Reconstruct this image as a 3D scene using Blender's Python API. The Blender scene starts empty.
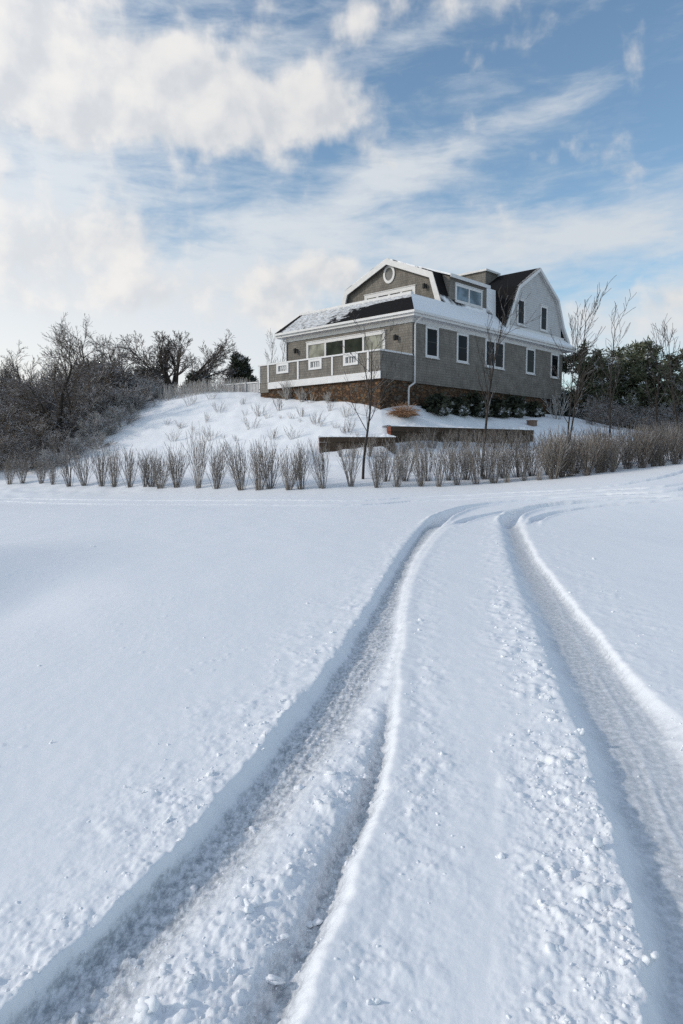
import bpy, math, random
import numpy as np
from mathutils import Vector

R = math.radians
sc = bpy.context.scene
col = sc.collection

# ------------------------------------------------------------------ camera numbers
F_PX, CX, CY = 705.0, 341.5, 512.0
CAM_Z = 1.6
PITCH = R(4.62)

def ray(px, py):
    a = (px - CX) / F_PX; b = (CY - py) / F_PX
    c, s = math.cos(PITCH), math.sin(PITCH)
    return (a, c + b * s, -s + b * c)          # pitched down: world x, y, z

def nrm(v):
    l = math.sqrt(v[0] ** 2 + v[1] ** 2 + v[2] ** 2) or 1; return (v[0] / l, v[1] / l, v[2] / l)

def at(px, py, Y):
    d = ray(px, py); t = Y / d[1]
    return (d[0] * t, Y, CAM_Z + d[2] * t)

def on_plane(px, py, z=0.0):
    d = ray(px, py); t = (z - CAM_Z) / d[2]
    return (d[0] * t, d[1] * t)

def sm(a, b, x):
    t = np.clip((x - a) / (b - a), 0, 1)
    return t * t * (3 - 2 * t)

# ------------------------------------------------------------------ noise
def _hash(ix, iy, seed):
    h = (ix.astype(np.int64) * 374761393 + iy.astype(np.int64) * 668265263 + seed * 974711) & 0xffffffff
    h = ((h ^ (h >> 13)) * 1274126177) & 0xffffffff
    h = h ^ (h >> 16)
    return h

def perlin(x, y, seed=0):
    ix = np.floor(x); iy = np.floor(y); fx = x - ix; fy = y - iy
    u = fx * fx * fx * (fx * (fx * 6 - 15) + 10); v = fy * fy * fy * (fy * (fy * 6 - 15) + 10)
    def g(i, j):
        a = (_hash(ix + i, iy + j, seed) & 0xffff) * (2 * math.pi / 65536)
        return np.cos(a) * (fx - i) + np.sin(a) * (fy - j)
    return (g(0, 0) * (1 - u) + g(1, 0) * u) * (1 - v) + (g(0, 1) * (1 - u) + g(1, 1) * u) * v

def lumps(x, y, seed=0):
    """rounded clods: a dome of random height and size round the nearest jittered point"""
    ix = np.floor(x); iy = np.floor(y)
    best = np.zeros_like(x)
    for i in (-1, 0, 1):
        for j in (-1, 0, 1):
            h = _hash(ix + i, iy + j, seed)
            jx = (h & 0xff) / 255.0; jy = ((h >> 8) & 0xff) / 255.0
            r = 0.25 + 0.55 * (((h >> 16) & 0xff) / 255.0) ** 2
            dx = x - (ix + i + jx); dy = y - (iy + j + jy)
            k = ((h >> 24) & 0xff) / 255.0 * 6.283
            ex = dx * np.cos(k) + dy * np.sin(k); ey = -dx * np.sin(k) + dy * np.cos(k)
            d2 = (ex * ex + 1.7 * ey * ey) / (r * r)
            best = np.maximum(best, np.sqrt(np.clip(1 - d2, 0, 1)) * r)
    return best

# ------------------------------------------------------------------ the lie of the land
CP = []
def cp(px, py, Y): CP.append(at(px, py, Y))
for x in (-45, -25, -12, -5, 0, 5, 12, 25, 45):
    for y in (-50, -20, 0, 8, 14): CP.append((x, y, 0.0))
for x, z in ((-30, .1), (-14, .05), (-6, .06), (0, .08), (4, .12), (8, .35), (12, .62), (18, .95), (28, 1.3)): CP.append((x, 20.5, z))
for px, py, Y in ((683, 462, 28), (640, 468, 27.5), (600, 473, 27), (540, 479, 27), (480, 485, 27), (400, 487, 27), (300, 490, 27), (240, 491, 28.2), (170, 489, 30), (100, 487, 32), (0, 484, 35)): cp(px, py, Y)
CP += [(26, 27, 1.9), (-30, 34, .2), (-45, 36, .2)]
for px, py, Y in ((75, 470, 36), (120, 443, 40), (165, 406, 44), (200, 393, 45), (230, 391.5, 46), (255, 392, 45.5), (270, 398, 42),
                  (386, 405.6, 36.1), (411, 404, 38), (440, 406, 40), (479, 410.5, 43.5), (555, 413, 49), (600, 424, 49), (640, 432, 46), (690, 440, 44),
                  (320, 446, 32.9), (360, 445, 32.9), (392, 443, 33.3), (391, 438, 33.8), (440, 438, 35.4), (500, 438, 37.8), (535, 436, 39.2), (580, 440, 38),
                  (230, 440, 36), (280, 440, 35), (180, 445, 38), (60, 420, 47), (0, 440, 46), (150, 400, 50), (620, 447, 36), (680, 452, 36)): cp(px, py, Y)
CP += [(10, 58, 5.0), (0, 56, 5.2), (-10, 58, 5.3), (20, 60, 4.0), (-30, 60, 4.5), (-22, 52, 4.2), (26, 58, 3.2), (36, 45, 2.6), (-40, 48, 2.0), (6, 47, 4.6), (12, 52, 4.6), (0, 48, 5.0)]
for x in (-130, -80, -40, 0, 40, 80, 130):
    CP.append((x, 110, 1.5)); CP.append((x, 250, 0.0))
for y in (0, 30, 60): CP += [(-130, y, 0.0), (-80, y, .6), (80, y, 1.4), (130, y, 0.5)]
CPa = np.array(CP)
def tps(r2): return np.where(r2 > 1e-9, 0.5 * r2 * np.log(np.maximum(r2, 1e-9)), 0)
n = len(CPa)
d2 = (CPa[:, None, 0] - CPa[None, :, 0]) ** 2 + (CPa[:, None, 1] - CPa[None, :, 1]) ** 2
A = np.zeros((n + 3, n + 3)); A[:n, :n] = tps(d2) + np.eye(n) * 6.0
A[:n, n] = 1; A[:n, n + 1:] = CPa[:, :2]; A[n, :n] = 1; A[n + 1:, :n] = CPa[:, :2].T
W = np.linalg.solve(A, np.concatenate([CPa[:, 2], np.zeros(3)]))
GX, GY = np.arange(-130, 131, 1.0), np.arange(-50, 251, 1.0)
gx, gy = np.meshgrid(GX, GY)
GZ = W[n] + W[n + 1] * gx + W[n + 2] * gy
for k in range(n): GZ += W[k] * tps((gx - CPa[k, 0]) ** 2 + (gy - CPa[k, 1]) ** 2)
GZ = GZ * sm(12, 20, gy) * (1 - sm(60, 125, np.abs(gx)) ) * (1 - sm(150, 245, gy))

WALLCUT = []
for pa, ya, pb, yb, dp in ((391, 33.9, 533, 39.2, .42), (320, 32.9, 396, 33.4, .28)):
    WALLCUT.append((at(pa, 455, ya)[0], ya, at(pb, 455, yb)[0], yb, dp))
def macro(x, y):
    x = np.asarray(x, float); y = np.asarray(y, float)
    fx = np.clip(x + 130, 0, 259.999); fy = np.clip(y + 50, 0, 299.999)
    i = fx.astype(int); j = fy.astype(int); fx = fx - i; fy = fy - j
    z = (GZ[j, i] * (1 - fx) + GZ[j, i + 1] * fx) * (1 - fy) + (GZ[j + 1, i] * (1 - fx) + GZ[j + 1, i + 1] * fx) * fy
    # a drift and a hollow in the field beside the road
    z = z + .30 * np.exp(-((x + 5.6) / 1.5) ** 2 - ((y - 9.3) / 2.6) ** 2) - .13 * np.exp(-((x + 3.7) / .8) ** 2 - ((y - 7.6) / 1.6) ** 2)
    for (x0, y0, x1, y1, dp) in WALLCUT:
        ln = math.hypot(x1 - x0, y1 - y0); tx, ty = (x1 - x0) / ln, (y1 - y0) / ln
        a = (x - x0) * tx + (y - y0) * ty; d = (x - x0) * ty - (y - y0) * tx       # d > 0: the downhill side
        z = z - dp * sm(-.25, .05, d) * (1 - sm(.6, 3.4, d)) * sm(-.8, .1, a) * (1 - sm(ln - .1, ln + .8, a))
    return z

def gz(x, y): return float(macro(x, y))

def on_ground(px, py):
    z = 0.0
    for _ in range(12):
        x, y = on_plane(px, py, min(z, CAM_Z - .2)); z = .5 * z + .5 * gz(x, y)
    return on_plane(px, py, min(z, CAM_Z - .2))

# ------------------------------------------------------------------ helpers for objects
def tag(o, label=None, cat=None, group=None, kind=None):
    if label: o['label'] = label
    if cat: o['category'] = cat
    if group: o['group'] = group
    if kind: o['kind'] = kind
    return o

def empty(name, loc, rz=0.0):
    o = bpy.data.objects.new(name, None); col.objects.link(o)
    o.location = loc; o.rotation_euler = (0, 0, rz); o.empty_display_size = .3
    return o

def np_mesh(name, verts, faces_flat, sizes, mats, smooth=False, midx=None):
    me = bpy.data.meshes.new(name)
    verts = np.asarray(verts, np.float32); faces_flat = np.asarray(faces_flat, np.int32); sizes = np.asarray(sizes, np.int32)
    me.vertices.add(len(verts)); me.vertices.foreach_set('co', verts.ravel())
    me.loops.add(len(faces_flat)); me.loops.foreach_set('vertex_index', faces_flat)
    me.polygons.add(len(sizes))
    starts = np.concatenate([[0], np.cumsum(sizes)[:-1]]).astype(np.int32)
    me.polygons.foreach_set('loop_start', starts); me.polygons.foreach_set('loop_total', sizes)
    me.polygons.foreach_set('use_smooth', np.full(len(sizes), smooth))
    for m in (mats if isinstance(mats, (list, tuple)) else [mats]): me.materials.append(m)
    if midx is not None: me.polygons.foreach_set('material_index', np.asarray(midx, np.int32))
    me.update(calc_edges=True); me.validate()
    return me

def link(name, me, parent=None, loc=None):
    o = bpy.data.objects.new(name, me); col.objects.link(o)
    if parent is not None: o.parent = parent
    if loc is not None: o.location = loc
    return o

class MB:
    """collects polygons (in metres) for ONE mesh"""
    def __init__(s): s.v = []; s.f = []
    def poly(s, pts):
        b = len(s.v); s.v += [tuple(p) for p in pts]; s.f.append(tuple(range(b, b + len(pts))))
    def box(s, x0, x1, y0, y1, z0, z1):
        b = len(s.v)
        s.v += [(x, y, z) for z in (z0, z1) for y in (y0, y1) for x in (x0, x1)]
        for f in ((0, 2, 3, 1), (4, 5, 7, 6), (0, 1, 5, 4), (2, 6, 7, 3), (0, 4, 6, 2), (1, 3, 7, 5)): s.f.append(tuple(b + i for i in f))
    def prism(s, prof, a0, a1, place):
        """profile polygon (p,q) swept from a0 to a1; place(p,q,a)->xyz"""
        b = len(s.v); m = len(prof)
        s.v += [place(p, q, a0) for p, q in prof] + [place(p, q, a1) for p, q in prof]
        s.f.append(tuple(b + i for i in range(m))[::-1]); s.f.append(tuple(b + m + i for i in range(m)))
        for i in range(m):
            j = (i + 1) % m; s.f.append((b + i, b + j, b + m + j, b + m + i))
    def tube(s, pts, r, k=8):
        pts = [Vector(p) for p in pts]; b = len(s.v)
        for i, p in enumerate(pts):
            d = (pts[min(i + 1, len(pts) - 1)] - pts[max(i - 1, 0)]).normalized()
            a = d.cross(Vector((0.3, 0.9, .1))).normalized(); c = d.cross(a)
            rr = r[i] if isinstance(r, (list, tuple)) else r
            for q in range(k):
                t = 2 * math.pi * q / k; s.v.append(tuple(p + a * (rr * math.cos(t)) + c * (rr * math.sin(t))))
        for i in range(len(pts) - 1):
            for q in range(k):
                q2 = (q + 1) % k; s.f.append((b + i * k + q, b + i * k + q2, b + (i + 1) * k + q2, b + (i + 1) * k + q))
        s.f.append(tuple(b + q for q in range(k))[::-1]); e = b + (len(pts) - 1) * k; s.f.append(tuple(e + q for q in range(k)))
    def build(s, name, mats, parent=None, bevel=0, smooth=False, midx=None):
        me = np_mesh(name, s.v, [i for f in s.f for i in f], [len(f) for f in s.f], mats, smooth, midx)
        import bmesh
        bm = bmesh.new(); bm.from_mesh(me); bmesh.ops.recalc_face_normals(bm, faces=bm.faces); bm.to_mesh(me); bm.free()
        o = link(name, me, parent)
        if bevel:
            md = o.modifiers.new('bevel', 'BEVEL'); md.width = bevel; md.segments = 2; md.limit_method = 'ANGLE'
        return o

def copy_tree(o, parent=None):
    c = o.copy(); col.objects.link(c)
    if parent is not None: c.parent = parent
    for ch in list(o.children): copy_tree(ch, c)
    return c

# ------------------------------------------------------------------ materials
class NT:
    def __init__(s, tree): s.t = tree; s.n = tree.nodes; s.l = tree.links
    def node(s, typ, **kw):
        n = s.n.new(typ)
        for k, v in kw.items():
            if k == 'ins':
                for key, val in v.items(): s.put(n.inputs[key], val)
            else: setattr(n, k, v)
        return n
    def put(s, sock, val):
        if hasattr(val, 'is_linked') or isinstance(val, bpy.types.NodeSocket): s.l.new(val, sock)
        elif isinstance(val, (tuple, list)) and len(val) == 3 and sock.type == 'RGBA': sock.default_value = (*val, 1)
        else: sock.default_value = val
    def m(s, op, a, b=None, c=None, clamp=False):
        n = s.n.new('ShaderNodeMath'); n.operation = op; n.use_clamp = clamp
        s.put(n.inputs[0], a)
        if b is not None: s.put(n.inputs[1], b)
        if c is not None: s.put(n.inputs[2], c)
        return n.outputs[0]
    def vm(s, op, a, b=None):
        n = s.n.new('ShaderNodeVectorMath'); n.operation = op; s.put(n.inputs[0], a)
        if b is not None: s.put(n.inputs[1], b)
        return n.outputs['Value'] if op in ('DOT_PRODUCT', 'LENGTH') else n.outputs[0]
    def noise(s, vec, scale, detail=3, rough=.5, dist=0.0):
        n = s.node('ShaderNodeTexNoise', ins={'Scale': scale, 'Detail': detail, 'Roughness': rough, 'Distortion': dist})
        if vec is not None: s.put(n.inputs['Vector'], vec)
        return n.outputs['Fac']
    def ss(s, x, a, b, lo=0.0, hi=1.0, smooth=True):
        n = s.node('ShaderNodeMapRange', interpolation_type='SMOOTHSTEP' if smooth else 'LINEAR')
        s.put(n.inputs['Value'], x)
        for k, v in (('From Min', a), ('From Max', b), ('To Min', lo), ('To Max', hi)): s.put(n.inputs[k], v)
        return n.outputs['Result']
    def mix(s, f, a, b):
        n = s.node('ShaderNodeMix', data_type='RGBA'); s.put(n.inputs['Factor'], f); s.put(n.inputs['A'] if False else n.inputs[6], a); s.put(n.inputs[7], b)
        return n.outputs[2]
    def mapping(s, vec, scale=(1, 1, 1), rot=(0, 0, 0), loc=(0, 0, 0)):
        n = s.node('ShaderNodeMapping'); s.put(n.inputs['Vector'], vec); n.inputs['Scale'].default_value = scale; n.inputs['Rotation'].default_value = rot; n.inputs['Location'].default_value = loc
        return n.outputs[0]

def material(name, rough=.6, spec=.3):
    m = bpy.data.materials.new(name); m.use_nodes = True
    t = NT(m.node_tree); p = m.node_tree.nodes['Principled BSDF']
    p.inputs['Roughness'].default_value = rough; p.inputs['Specular IOR Level'].default_value = spec
    return m, t, p

def obj_co(t): return t.node('ShaderNodeTexCoord').outputs['Object']
def bump(t, p, h, strength, dist):
    b = t.node('ShaderNodeBump', ins={'Height': h, 'Strength': strength, 'Distance': dist}); t.put(p.inputs['Normal'], b.outputs[0])
def up_snow(t, lo, hi):
    g = t.node('ShaderNodeNewGeometry'); s = t.node('ShaderNodeSeparateXYZ'); t.put(s.inputs[0], g.outputs['Normal'])
    return t.ss(s.outputs[2], lo, hi)

SNOW = (.82, .84, .875)
def mk_snow():
    m, t, p = material('snow', .5, .35)
    co = t.node('ShaderNodeNewGeometry').outputs['Position']
    ice = t.node('ShaderNodeAttribute', attribute_name='ice').outputs['Fac']
    n1 = t.noise(co, 22, 5, .65); n2 = t.ss(t.noise(t.mapping(co, (1, .45, 1)), 48, 5, .7), .36, .66)
    cr = t.node('ShaderNodeAttribute', attribute_name='crushed').outputs['Fac']
    n2 = t.m('ADD', .5, t.m('MULTIPLY', t.m('SUBTRACT', n2, .5), cr))
    f = t.m('MULTIPLY', ice, t.ss(n1, .3, .62, .35, 1.0))
    icec = t.mix(n2, (.27, .30, .335), (.74, .765, .80))
    t.put(p.inputs['Base Color'], t.mix(f, SNOW, icec))
    t.put(p.inputs['Roughness'], t.ss(f, 0, 1, .6, .32))
    grain = t.noise(co, 170, 3, .7); mid = t.noise(co, 38, 4, .6)
    h = t.m('ADD', t.m('MULTIPLY', grain, .22), t.m('MULTIPLY', mid, .8))
    h = t.m('ADD', h, t.m('MULTIPLY', t.m('MULTIPLY', n2, ice), 1.6))
    bump(t, p, h, .22, .010)
    return m
def mk_softsnow():
    m, t, p = material('lying_snow', .6, .3)
    co = obj_co(t); p.inputs['Base Color'].default_value = (*SNOW, 1)
    bump(t, p, t.noise(co, 14, 4, .6), .4, .03); return m

def mk_shingle(name, c0, c1, lo=.72, hi=1.15):
    m, t, p = material(name, .8, .2)
    co = obj_co(t); s = t.node('ShaderNodeSeparateXYZ'); t.put(s.inputs[0], co)
    cmb = t.node('ShaderNodeCombineXYZ'); t.put(cmb.inputs[0], t.m('ADD', s.outputs[0], s.outputs[1])); t.put(cmb.inputs[1], s.outputs[2])
    br = t.node('ShaderNodeTexBrick', ins={'Vector': cmb.outputs[0], 'Scale': 1.0, 'Mortar Size': .008, 'Brick Width': .17, 'Row Height': .14, 'Color1': c0, 'Color2': c1, 'Mortar': tuple(.62 * a for a in c0)})
    w = t.noise(co, 1.4, 4, .6); w2 = t.noise(t.mapping(co, (6, 6, .6)), 2.0, 4, .65)
    f = t.ss(t.m('ADD', t.m('MULTIPLY', w, .5), t.m('MULTIPLY', w2, .5)), .35, .65, lo, hi)
    t.put(p.inputs['Base Color'], t.vm('MULTIPLY', br.outputs['Color'], f))
    z = t.m('FRACT', t.m('DIVIDE', s.outputs[2], .14))
    bump(t, p, t.m('ADD', t.m('MULTIPLY', z, -.6), br.outputs['Fac']), .3, .012)
    return m
def mk_plain(name, c, rough=.5, var=.12, scale=3.0, spec=.3, metallic=0):
    m, t, p = material(name, rough, spec); co = obj_co(t)
    f = t.ss(t.noise(co, scale, 5, .65), .3, .7, 1 - var, 1 + var, False)
    t.put(p.inputs['Base Color'], t.vm('MULTIPLY', t.node('ShaderNodeCombineXYZ', ins={0: c[0], 1: c[1], 2: c[2]}).outputs[0], f))
    p.inputs['Metallic'].default_value = metallic
    return m
def mk_glass(name, c, rough=.04):
    m, t, p = material(name, rough, .06); co = obj_co(t)
    n_ = t.noise(co, 1.3, 3, .5)
    t.put(p.inputs['Base Color'], t.mix(t.ss(n_, .35, .65), c, tuple(.45 * a for a in c)))
    bump(t, p, t.noise(co, .8, 1, .5), .05, .05); return m
def mk_stone():
    m, t, p = material('rubble_stone', .85, .2)
    co = obj_co(t); cm = t.mapping(co, (1, 1, 1.7))
    wv = t.node('ShaderNodeTexNoise', ins={'Vector': co, 'Scale': 2.0}); cv = t.vm('ADD', cm, t.vm('MULTIPLY', wv.outputs['Color'], (.25, .25, .25)))
    v = t.node('ShaderNodeTexVoronoi', ins={'Vector': cv, 'Scale': 4.2}); e = t.node('ShaderNodeTexVoronoi', feature='DISTANCE_TO_EDGE', ins={'Vector': cv, 'Scale': 4.2})
    sep = t.node('ShaderNodeSeparateColor'); t.put(sep.inputs[0], v.outputs['Color'])
    c = t.mix(sep.outputs[0], (.035, .022, .014), (.17, .092, .046)); c = t.mix(t.ss(sep.outputs[1], .7, .95), c, (.10, .085, .07))
    c = t.mix(t.ss(t.noise(co, 9, 4, .6), .4, .7, 0, .5), c, (.05, .038, .03))
    edge = t.ss(e.outputs['Distance'], .0, .07)
    t.put(p.inputs['Base Color'], t.mix(edge, (.03, .026, .022), c))
    bump(t, p, t.m('ADD', edge, t.m('MULTIPLY', t.noise(co, 12, 4), .4)), .8, .08); return m
def mk_timber():
    m, t, p = material('wall_timber', .85, .2); co = obj_co(t)
    f = t.noise(t.mapping(co, (1, 1, 9)), 2.2, 5, .65); c = t.mix(f, (.028, .021, .017), (.115, .080, .056))
    t.put(p.inputs['Base Color'], c); bump(t, p, f, .8, .03); return m
def mk_roof(name, snow_at, mode):
    """dark shingles; snow lies where the noise says"""
    m, t, p = material(name, .85, .08); co = obj_co(t); s = t.node('ShaderNodeSeparateXYZ'); t.put(s.inputs[0], co)
    sh = t.mix(t.noise(t.mapping(co, (1, 1, 5)), 5, 3, .6), (.004, .004, .005), (.020, .019, .020))
    nn = t.noise(t.mapping(co, (2.2, 1, 1.0)), .9, 7, .68, .6) if mode == 'front' else t.noise(t.mapping(co, (.5, 1, .6)), .7, 5, .55, .3)
    if mode == 'front':        # much snow to the left, bare patch towards the house corner
        bias = t.ss(s.outputs[1], 1.0, 7.5, -.42, .13, False); low = t.ss(s.outputs[2], 4.9, 6.0, -.06, .16, False)
        edge = t.m('MULTIPLY', t.ss(s.outputs[2], 5.72, 5.92), .5)
        nn = t.m('ADD', t.m('ADD', t.m('ADD', nn, bias), low), edge)
    f = t.ss(nn, snow_at, snow_at + .09)
    course = t.ss(t.m('FRACT', t.m('DIVIDE', s.outputs[2], .12)), 0, .25, .35, 1.0)
    sh = t.vm('MULTIPLY', sh, course)
    if mode == 'front': f = t.m('MULTIPLY', f, t.ss(t.noise(t.mapping(co, (4, 1.2, 6)), 3.0, 4, .7), .3, .62, .15, .85))
    t.put(p.inputs['Base Color'], t.mix(f, sh, SNOW)); t.put(p.inputs['Roughness'], t.ss(f, 0, 1, .85, .6))
    bump(t, p, t.m('ADD', f, t.m('MULTIPLY', t.noise(co, 25, 3), .3)), .6, .03); return m
def mk_bark(name, c0, c1, snow_amt=.5, lo=.25, hi=.85):
    m, t, p = material(name, .85, .15); co = obj_co(t)
    f = t.noise(t.mapping(co, (5, 5, 1.2)), 6, 3, .6)
    c = t.mix(t.ss(f, .3, .7), c0, c1)
    inst = t.node('ShaderNodeObjectInfo').outputs['Random']
    c = t.mix(t.m('MULTIPLY', inst, .35), c, tuple(.55 * a for a in c0))
    fr = t.m('MULTIPLY', t.m('MULTIPLY', up_snow(t, lo, hi), snow_amt), t.ss(t.noise(co, 2.2, 4, .7), .35, .6))
    t.put(p.inputs['Base Color'], t.mix(fr, c, (.75, .78, .83))); return m
def mk_needles(name, c0, c1, snow=.3):
    m, t, p = material(name, .7, .2); co = obj_co(t)
    c = t.mix(t.ss(t.noise(co, 1.4, 3, .6), .3, .7), c0, c1)
    f = t.m('MULTIPLY', t.ss(t.noise(co, 1.1, 5, .7), .56, .66), snow)
    t.put(p.inputs['Base Color'], t.mix(f, c, (.72, .75, .80))); return m

M = {
    'snow': mk_snow(), 'soft': mk_softsnow(),
    'shingle': mk_shingle('grey_shingle', (.170, .157, .142), (.204, .190, .173)),
    'pale_siding': mk_shingle('pale_siding', (.48, .49, .505), (.505, .515, .53), .9, 1.06),
    'white': mk_plain('white_trim', (.60, .60, .61), .45, .08),
    'glass': mk_glass('dark_glass', (.006, .008, .012)), 'glass_green': mk_glass('green_glass', (.035, .042, .03)),
    'grey_glass': mk_glass('grey_glass', (.20, .20, .195), .15), 'glass_pale': mk_glass('pale_glass', (.34, .34, .29), .15), 'glass_blue': mk_glass('blue_glass', (.20, .27, .33), .1),  # includes the pale tint of the outer door panes
    'stone': mk_stone(), 'timber': mk_timber(), 'timber_red': mk_plain('red_timber', (.15, .048, .028), .8, .4, 9),
    'black': mk_plain('black_metal', (.012, .012, .013), .4, .2), 'deck': mk_plain('deck_boards', (.35, .34, .33), .7, .2, 6),
    'roof_front': mk_roof('front_roof_snow', .47, 'front'), 'roof_main': mk_roof('main_roof', .44, ''), 'roof_bare': mk_roof('bare_roof', .74, ''),
    'bark': mk_bark('bark', (.03, .025, .023), (.07, .06, .053), .5), 'twig': mk_bark('twig', (.075, .060, .052), (.16, .135, .115), .55),
    'hedge': mk_bark('hedge_stem', (.115, .098, .085), (.32, .285, .25), .8, -.1, .6), 'hedge_brown': mk_bark('brown_hedge_stem', (.11, .092, .078), (.27, .235, .205), .6, -.1, .6),
    'frost': mk_bark('frosted_stem', (.34, .32, .30), (.55, .53, .50), .7, -.2, .6), 'thicket': mk_bark('thicket_twig', (.075, .056, .043), (.23, .185, .148), .95, .1, .7),
    'thicket_frost': mk_bark('frosted_thicket_twig', (.20, .185, .17), (.42, .40, .375), .9, -.1, .6),
    'needles': mk_needles('pine_needles', (.06, .078, .046), (.15, .155, .10), 2.0), 'dark_leaf': mk_needles('dark_leaf', (.022, .030, .022), (.06, .068, .042), 1.0),
    'snowy_leaf': mk_needles('snowy_leaf', (.03, .038, .03), (.10, .10, .085), 1.6), 'straw': mk_plain('straw', (.36, .215, .13), .8, .3, 8),
    'fence': mk_plain('weathered_boards', (.42, .42, .43), .8, .2, 5), 'box': mk_plain('brown_box', (.16, .11, .085), .7, .25, 6),
}

# ------------------------------------------------------------------ snow ground: one sheet, fine in front, to the horizon
Y0, Y1, NR, NC = 0.75, 48.0, 1120, 1000
Yf = np.geomspace(Y0, Y1, NR)
rows = np.concatenate([np.linspace(-45, .6, 26), Yf, np.geomspace(49.5, 1500, 45)])
uf = np.linspace(-1, 1, NC); ue = np.geomspace(1.02, 14, 34)
us = np.concatenate([-ue[::-1], uf, ue])
def wid(Y): return np.maximum(Y, Y0) * .8 + 1.2
XX = us[None, :] * wid(rows)[:, None]
YY = np.repeat(rows[:, None], len(us), 1)
Zm = macro(XX, YY)

# ruts: knots across the road, read along the drive as pairs (pixel row -> pixel column), turned into metres here
PY = np.array([1100, 1022, 942, 866, 796, 732, 655, 600, 560, 530, 514])
K = {
    'ltop':  ([-90, -12, 83, 160, 218, 268, 334, 371, 393, 414, 440], .02),
    'lfoot': ([-42, 35, 117, 195, 253, 300, 354, 384, 405, 425, 449], -.13),
    'lin':   ([55, 118, 180, 244, 298, 344, 384, 398, 411, 433, 456], -.13),
    'ridge': ([75, 134, 196, 258, 310, 354, 391, 400, 413, 436, 458], -.04),
    'rut2':  ([232, 262, 309, 342, 366, 384, 397, 402, 415, 438, 460], -.10),
    'lcrest': ([260, 293, 327, 360, 380, 396, 401, 405, 418, 442, 466], .03),
    'rtop':  ([660, 651, 641, 622, 600, 578, 546, 523, 508, 501, 500], .02),
    'rfoot': ([675, 667, 657, 638, 617, 595, 560, 536, 517, 508, 506], -.14),
    'rmid':  ([800, 760, 722, 683, 654, 624, 583, 552, 528, 514, 511], -.12),
    'rin':   ([890, 820, 765, 722, 688, 654, 604, 562, 533, 517, 514], -.11),
    'rcrest': ([1020, 948, 880, 812, 752, 697, 616, 568, 536, 524, 521], .03),
}
KX = {}
for k, (pxs, z) in K.items():
    pts = sorted((on_plane(a, b, z)[1], on_plane(a, b, z)[0]) for a, b in zip(pxs, PY))
    ys = np.array([p[0] for p in pts]); xs = np.array([p[1] for p in pts])
    f = np.interp(rows, ys, xs)
    lo = rows < ys[0]
    f[lo] = xs[0] + (rows[lo] - ys[0]) * (xs[1] - xs[0]) / (ys[1] - ys[0])
    KX[k] = f
# soften the joints of the polylines
ker = np.hanning(91); ker /= ker.sum()
for k in KX:
    a = KX[k]; b = np.convolve(np.pad(a, 45, mode='edge'), ker, 'valid'); a[80:1100] = b[80:1100]
near = 1 - sm(3.2, 5.2, rows)          # how far the second rut inside the left track lasts
fade = (1 - sm(16.0, 19.0, rows))
h0 = np.zeros_like(XX); rub = np.zeros_like(XX); ice = np.zeros_like(XX)
wob = .035 * perlin(XX * 3, YY * 2.0, 11) + .022 * perlin(XX * 11, YY * 9, 12) + .013 * perlin(XX * 30, YY * 27, 13) * sm(-.2, .3, perlin(XX * 2, YY * 2, 14))
XW = XX + wob * sm(1.0, 2.0, YY)
for i, Y in enumerate(rows):
    if Y > 20 or Y < -12: continue
    g = {k: KX[k][i] for k in KX}; nr = near[i]
    knots = [
        (g['ltop'] - .95, 0, 0, 0), (g['ltop'] - .55, .002, .16, 0), (g['ltop'] - .22, .006, .42, 0), (g['ltop'], .020, .75, 0),
        (g['ltop'] * .75 + g['lfoot'] * .25, .006, .12, 0), (g['lfoot'] * .8 + g['ltop'] * .2, -.075, .08, 0), (g['lfoot'], -.10, .15, .7), (g['lfoot'] + .05, -.106, .35, 1),
        (g['lin'] - .02, -.104, .45, 1), (g['ridge'], -.040 - .027 * (1 - nr), .45 + .3 * nr, .12),
        (g['ridge'] * .6 + g['rut2'] * .4, -.026 - .03 * (1 - nr), .95, 0), (g['ridge'] * .22 + g['rut2'] * .78, -.05 + .01 * (1 - nr), .85, .25 * nr), (g['rut2'] - .012, -.060 - .075 * nr + .038 * (1 - nr), .5, .15 + .8 * nr), (g['rut2'] + .03, -.055 - .07 * nr + .038 * (1 - nr), .5, .15 + .75 * nr),
        (g['lcrest'] * .78 + g['rut2'] * .22, -.012 - .012 * nr, .5, .05), (g['lcrest'], .014, .12, 0), (g['lcrest'] + .06, .010, .3, 0), (g['lcrest'] + .14, .0, .5, 0),
        (g['lcrest'] + .28, 0, .4, 0), (g['lcrest'] + .52, 0, .04, 0), (g['rtop'] - .66, 0, .03, 0), (g['rtop'] - .46, .002, .28, 0), (g['rtop'] - .28, .008, .75, 0), (g['rtop'] - .1, .02, .95, 0), (g['rtop'], .02, .8, 0),
        (g['rtop'] * .55 + g['rfoot'] * .45, -.05, .2, .05), (g['rfoot'], -.11, .12, .75), (g['rfoot'] + .06, -.115, .1, 1), (g['rmid'] - .02, -.108, .08, .95), (g['rmid'], -.092, .08, .6), (g['rmid'] + .025, -.106, .08, .9),
        (g['rin'], -.095, .15, .75), (g['rin'] * .5 + g['rcrest'] * .5, -.05, .35, .2), (g['rcrest'], .008, .12, 0), (g['rcrest'] + .1, .008, .3, 0), (g['rcrest'] + .5, 0, .35, 0), (g['rcrest'] + 1.1, 0, 0, 0)]
    xs = np.maximum.accumulate(np.array([k[0] for k in knots]) + np.arange(len(knots)) * 1e-5)
    x = XW[i]
    h0[i] = np.interp(x, xs, [k[1] for k in knots]); rub[i] = np.interp(x, xs, [k[2] for k in knots]); ice[i] = np.interp(x, xs, [k[3] for k in knots])
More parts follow.
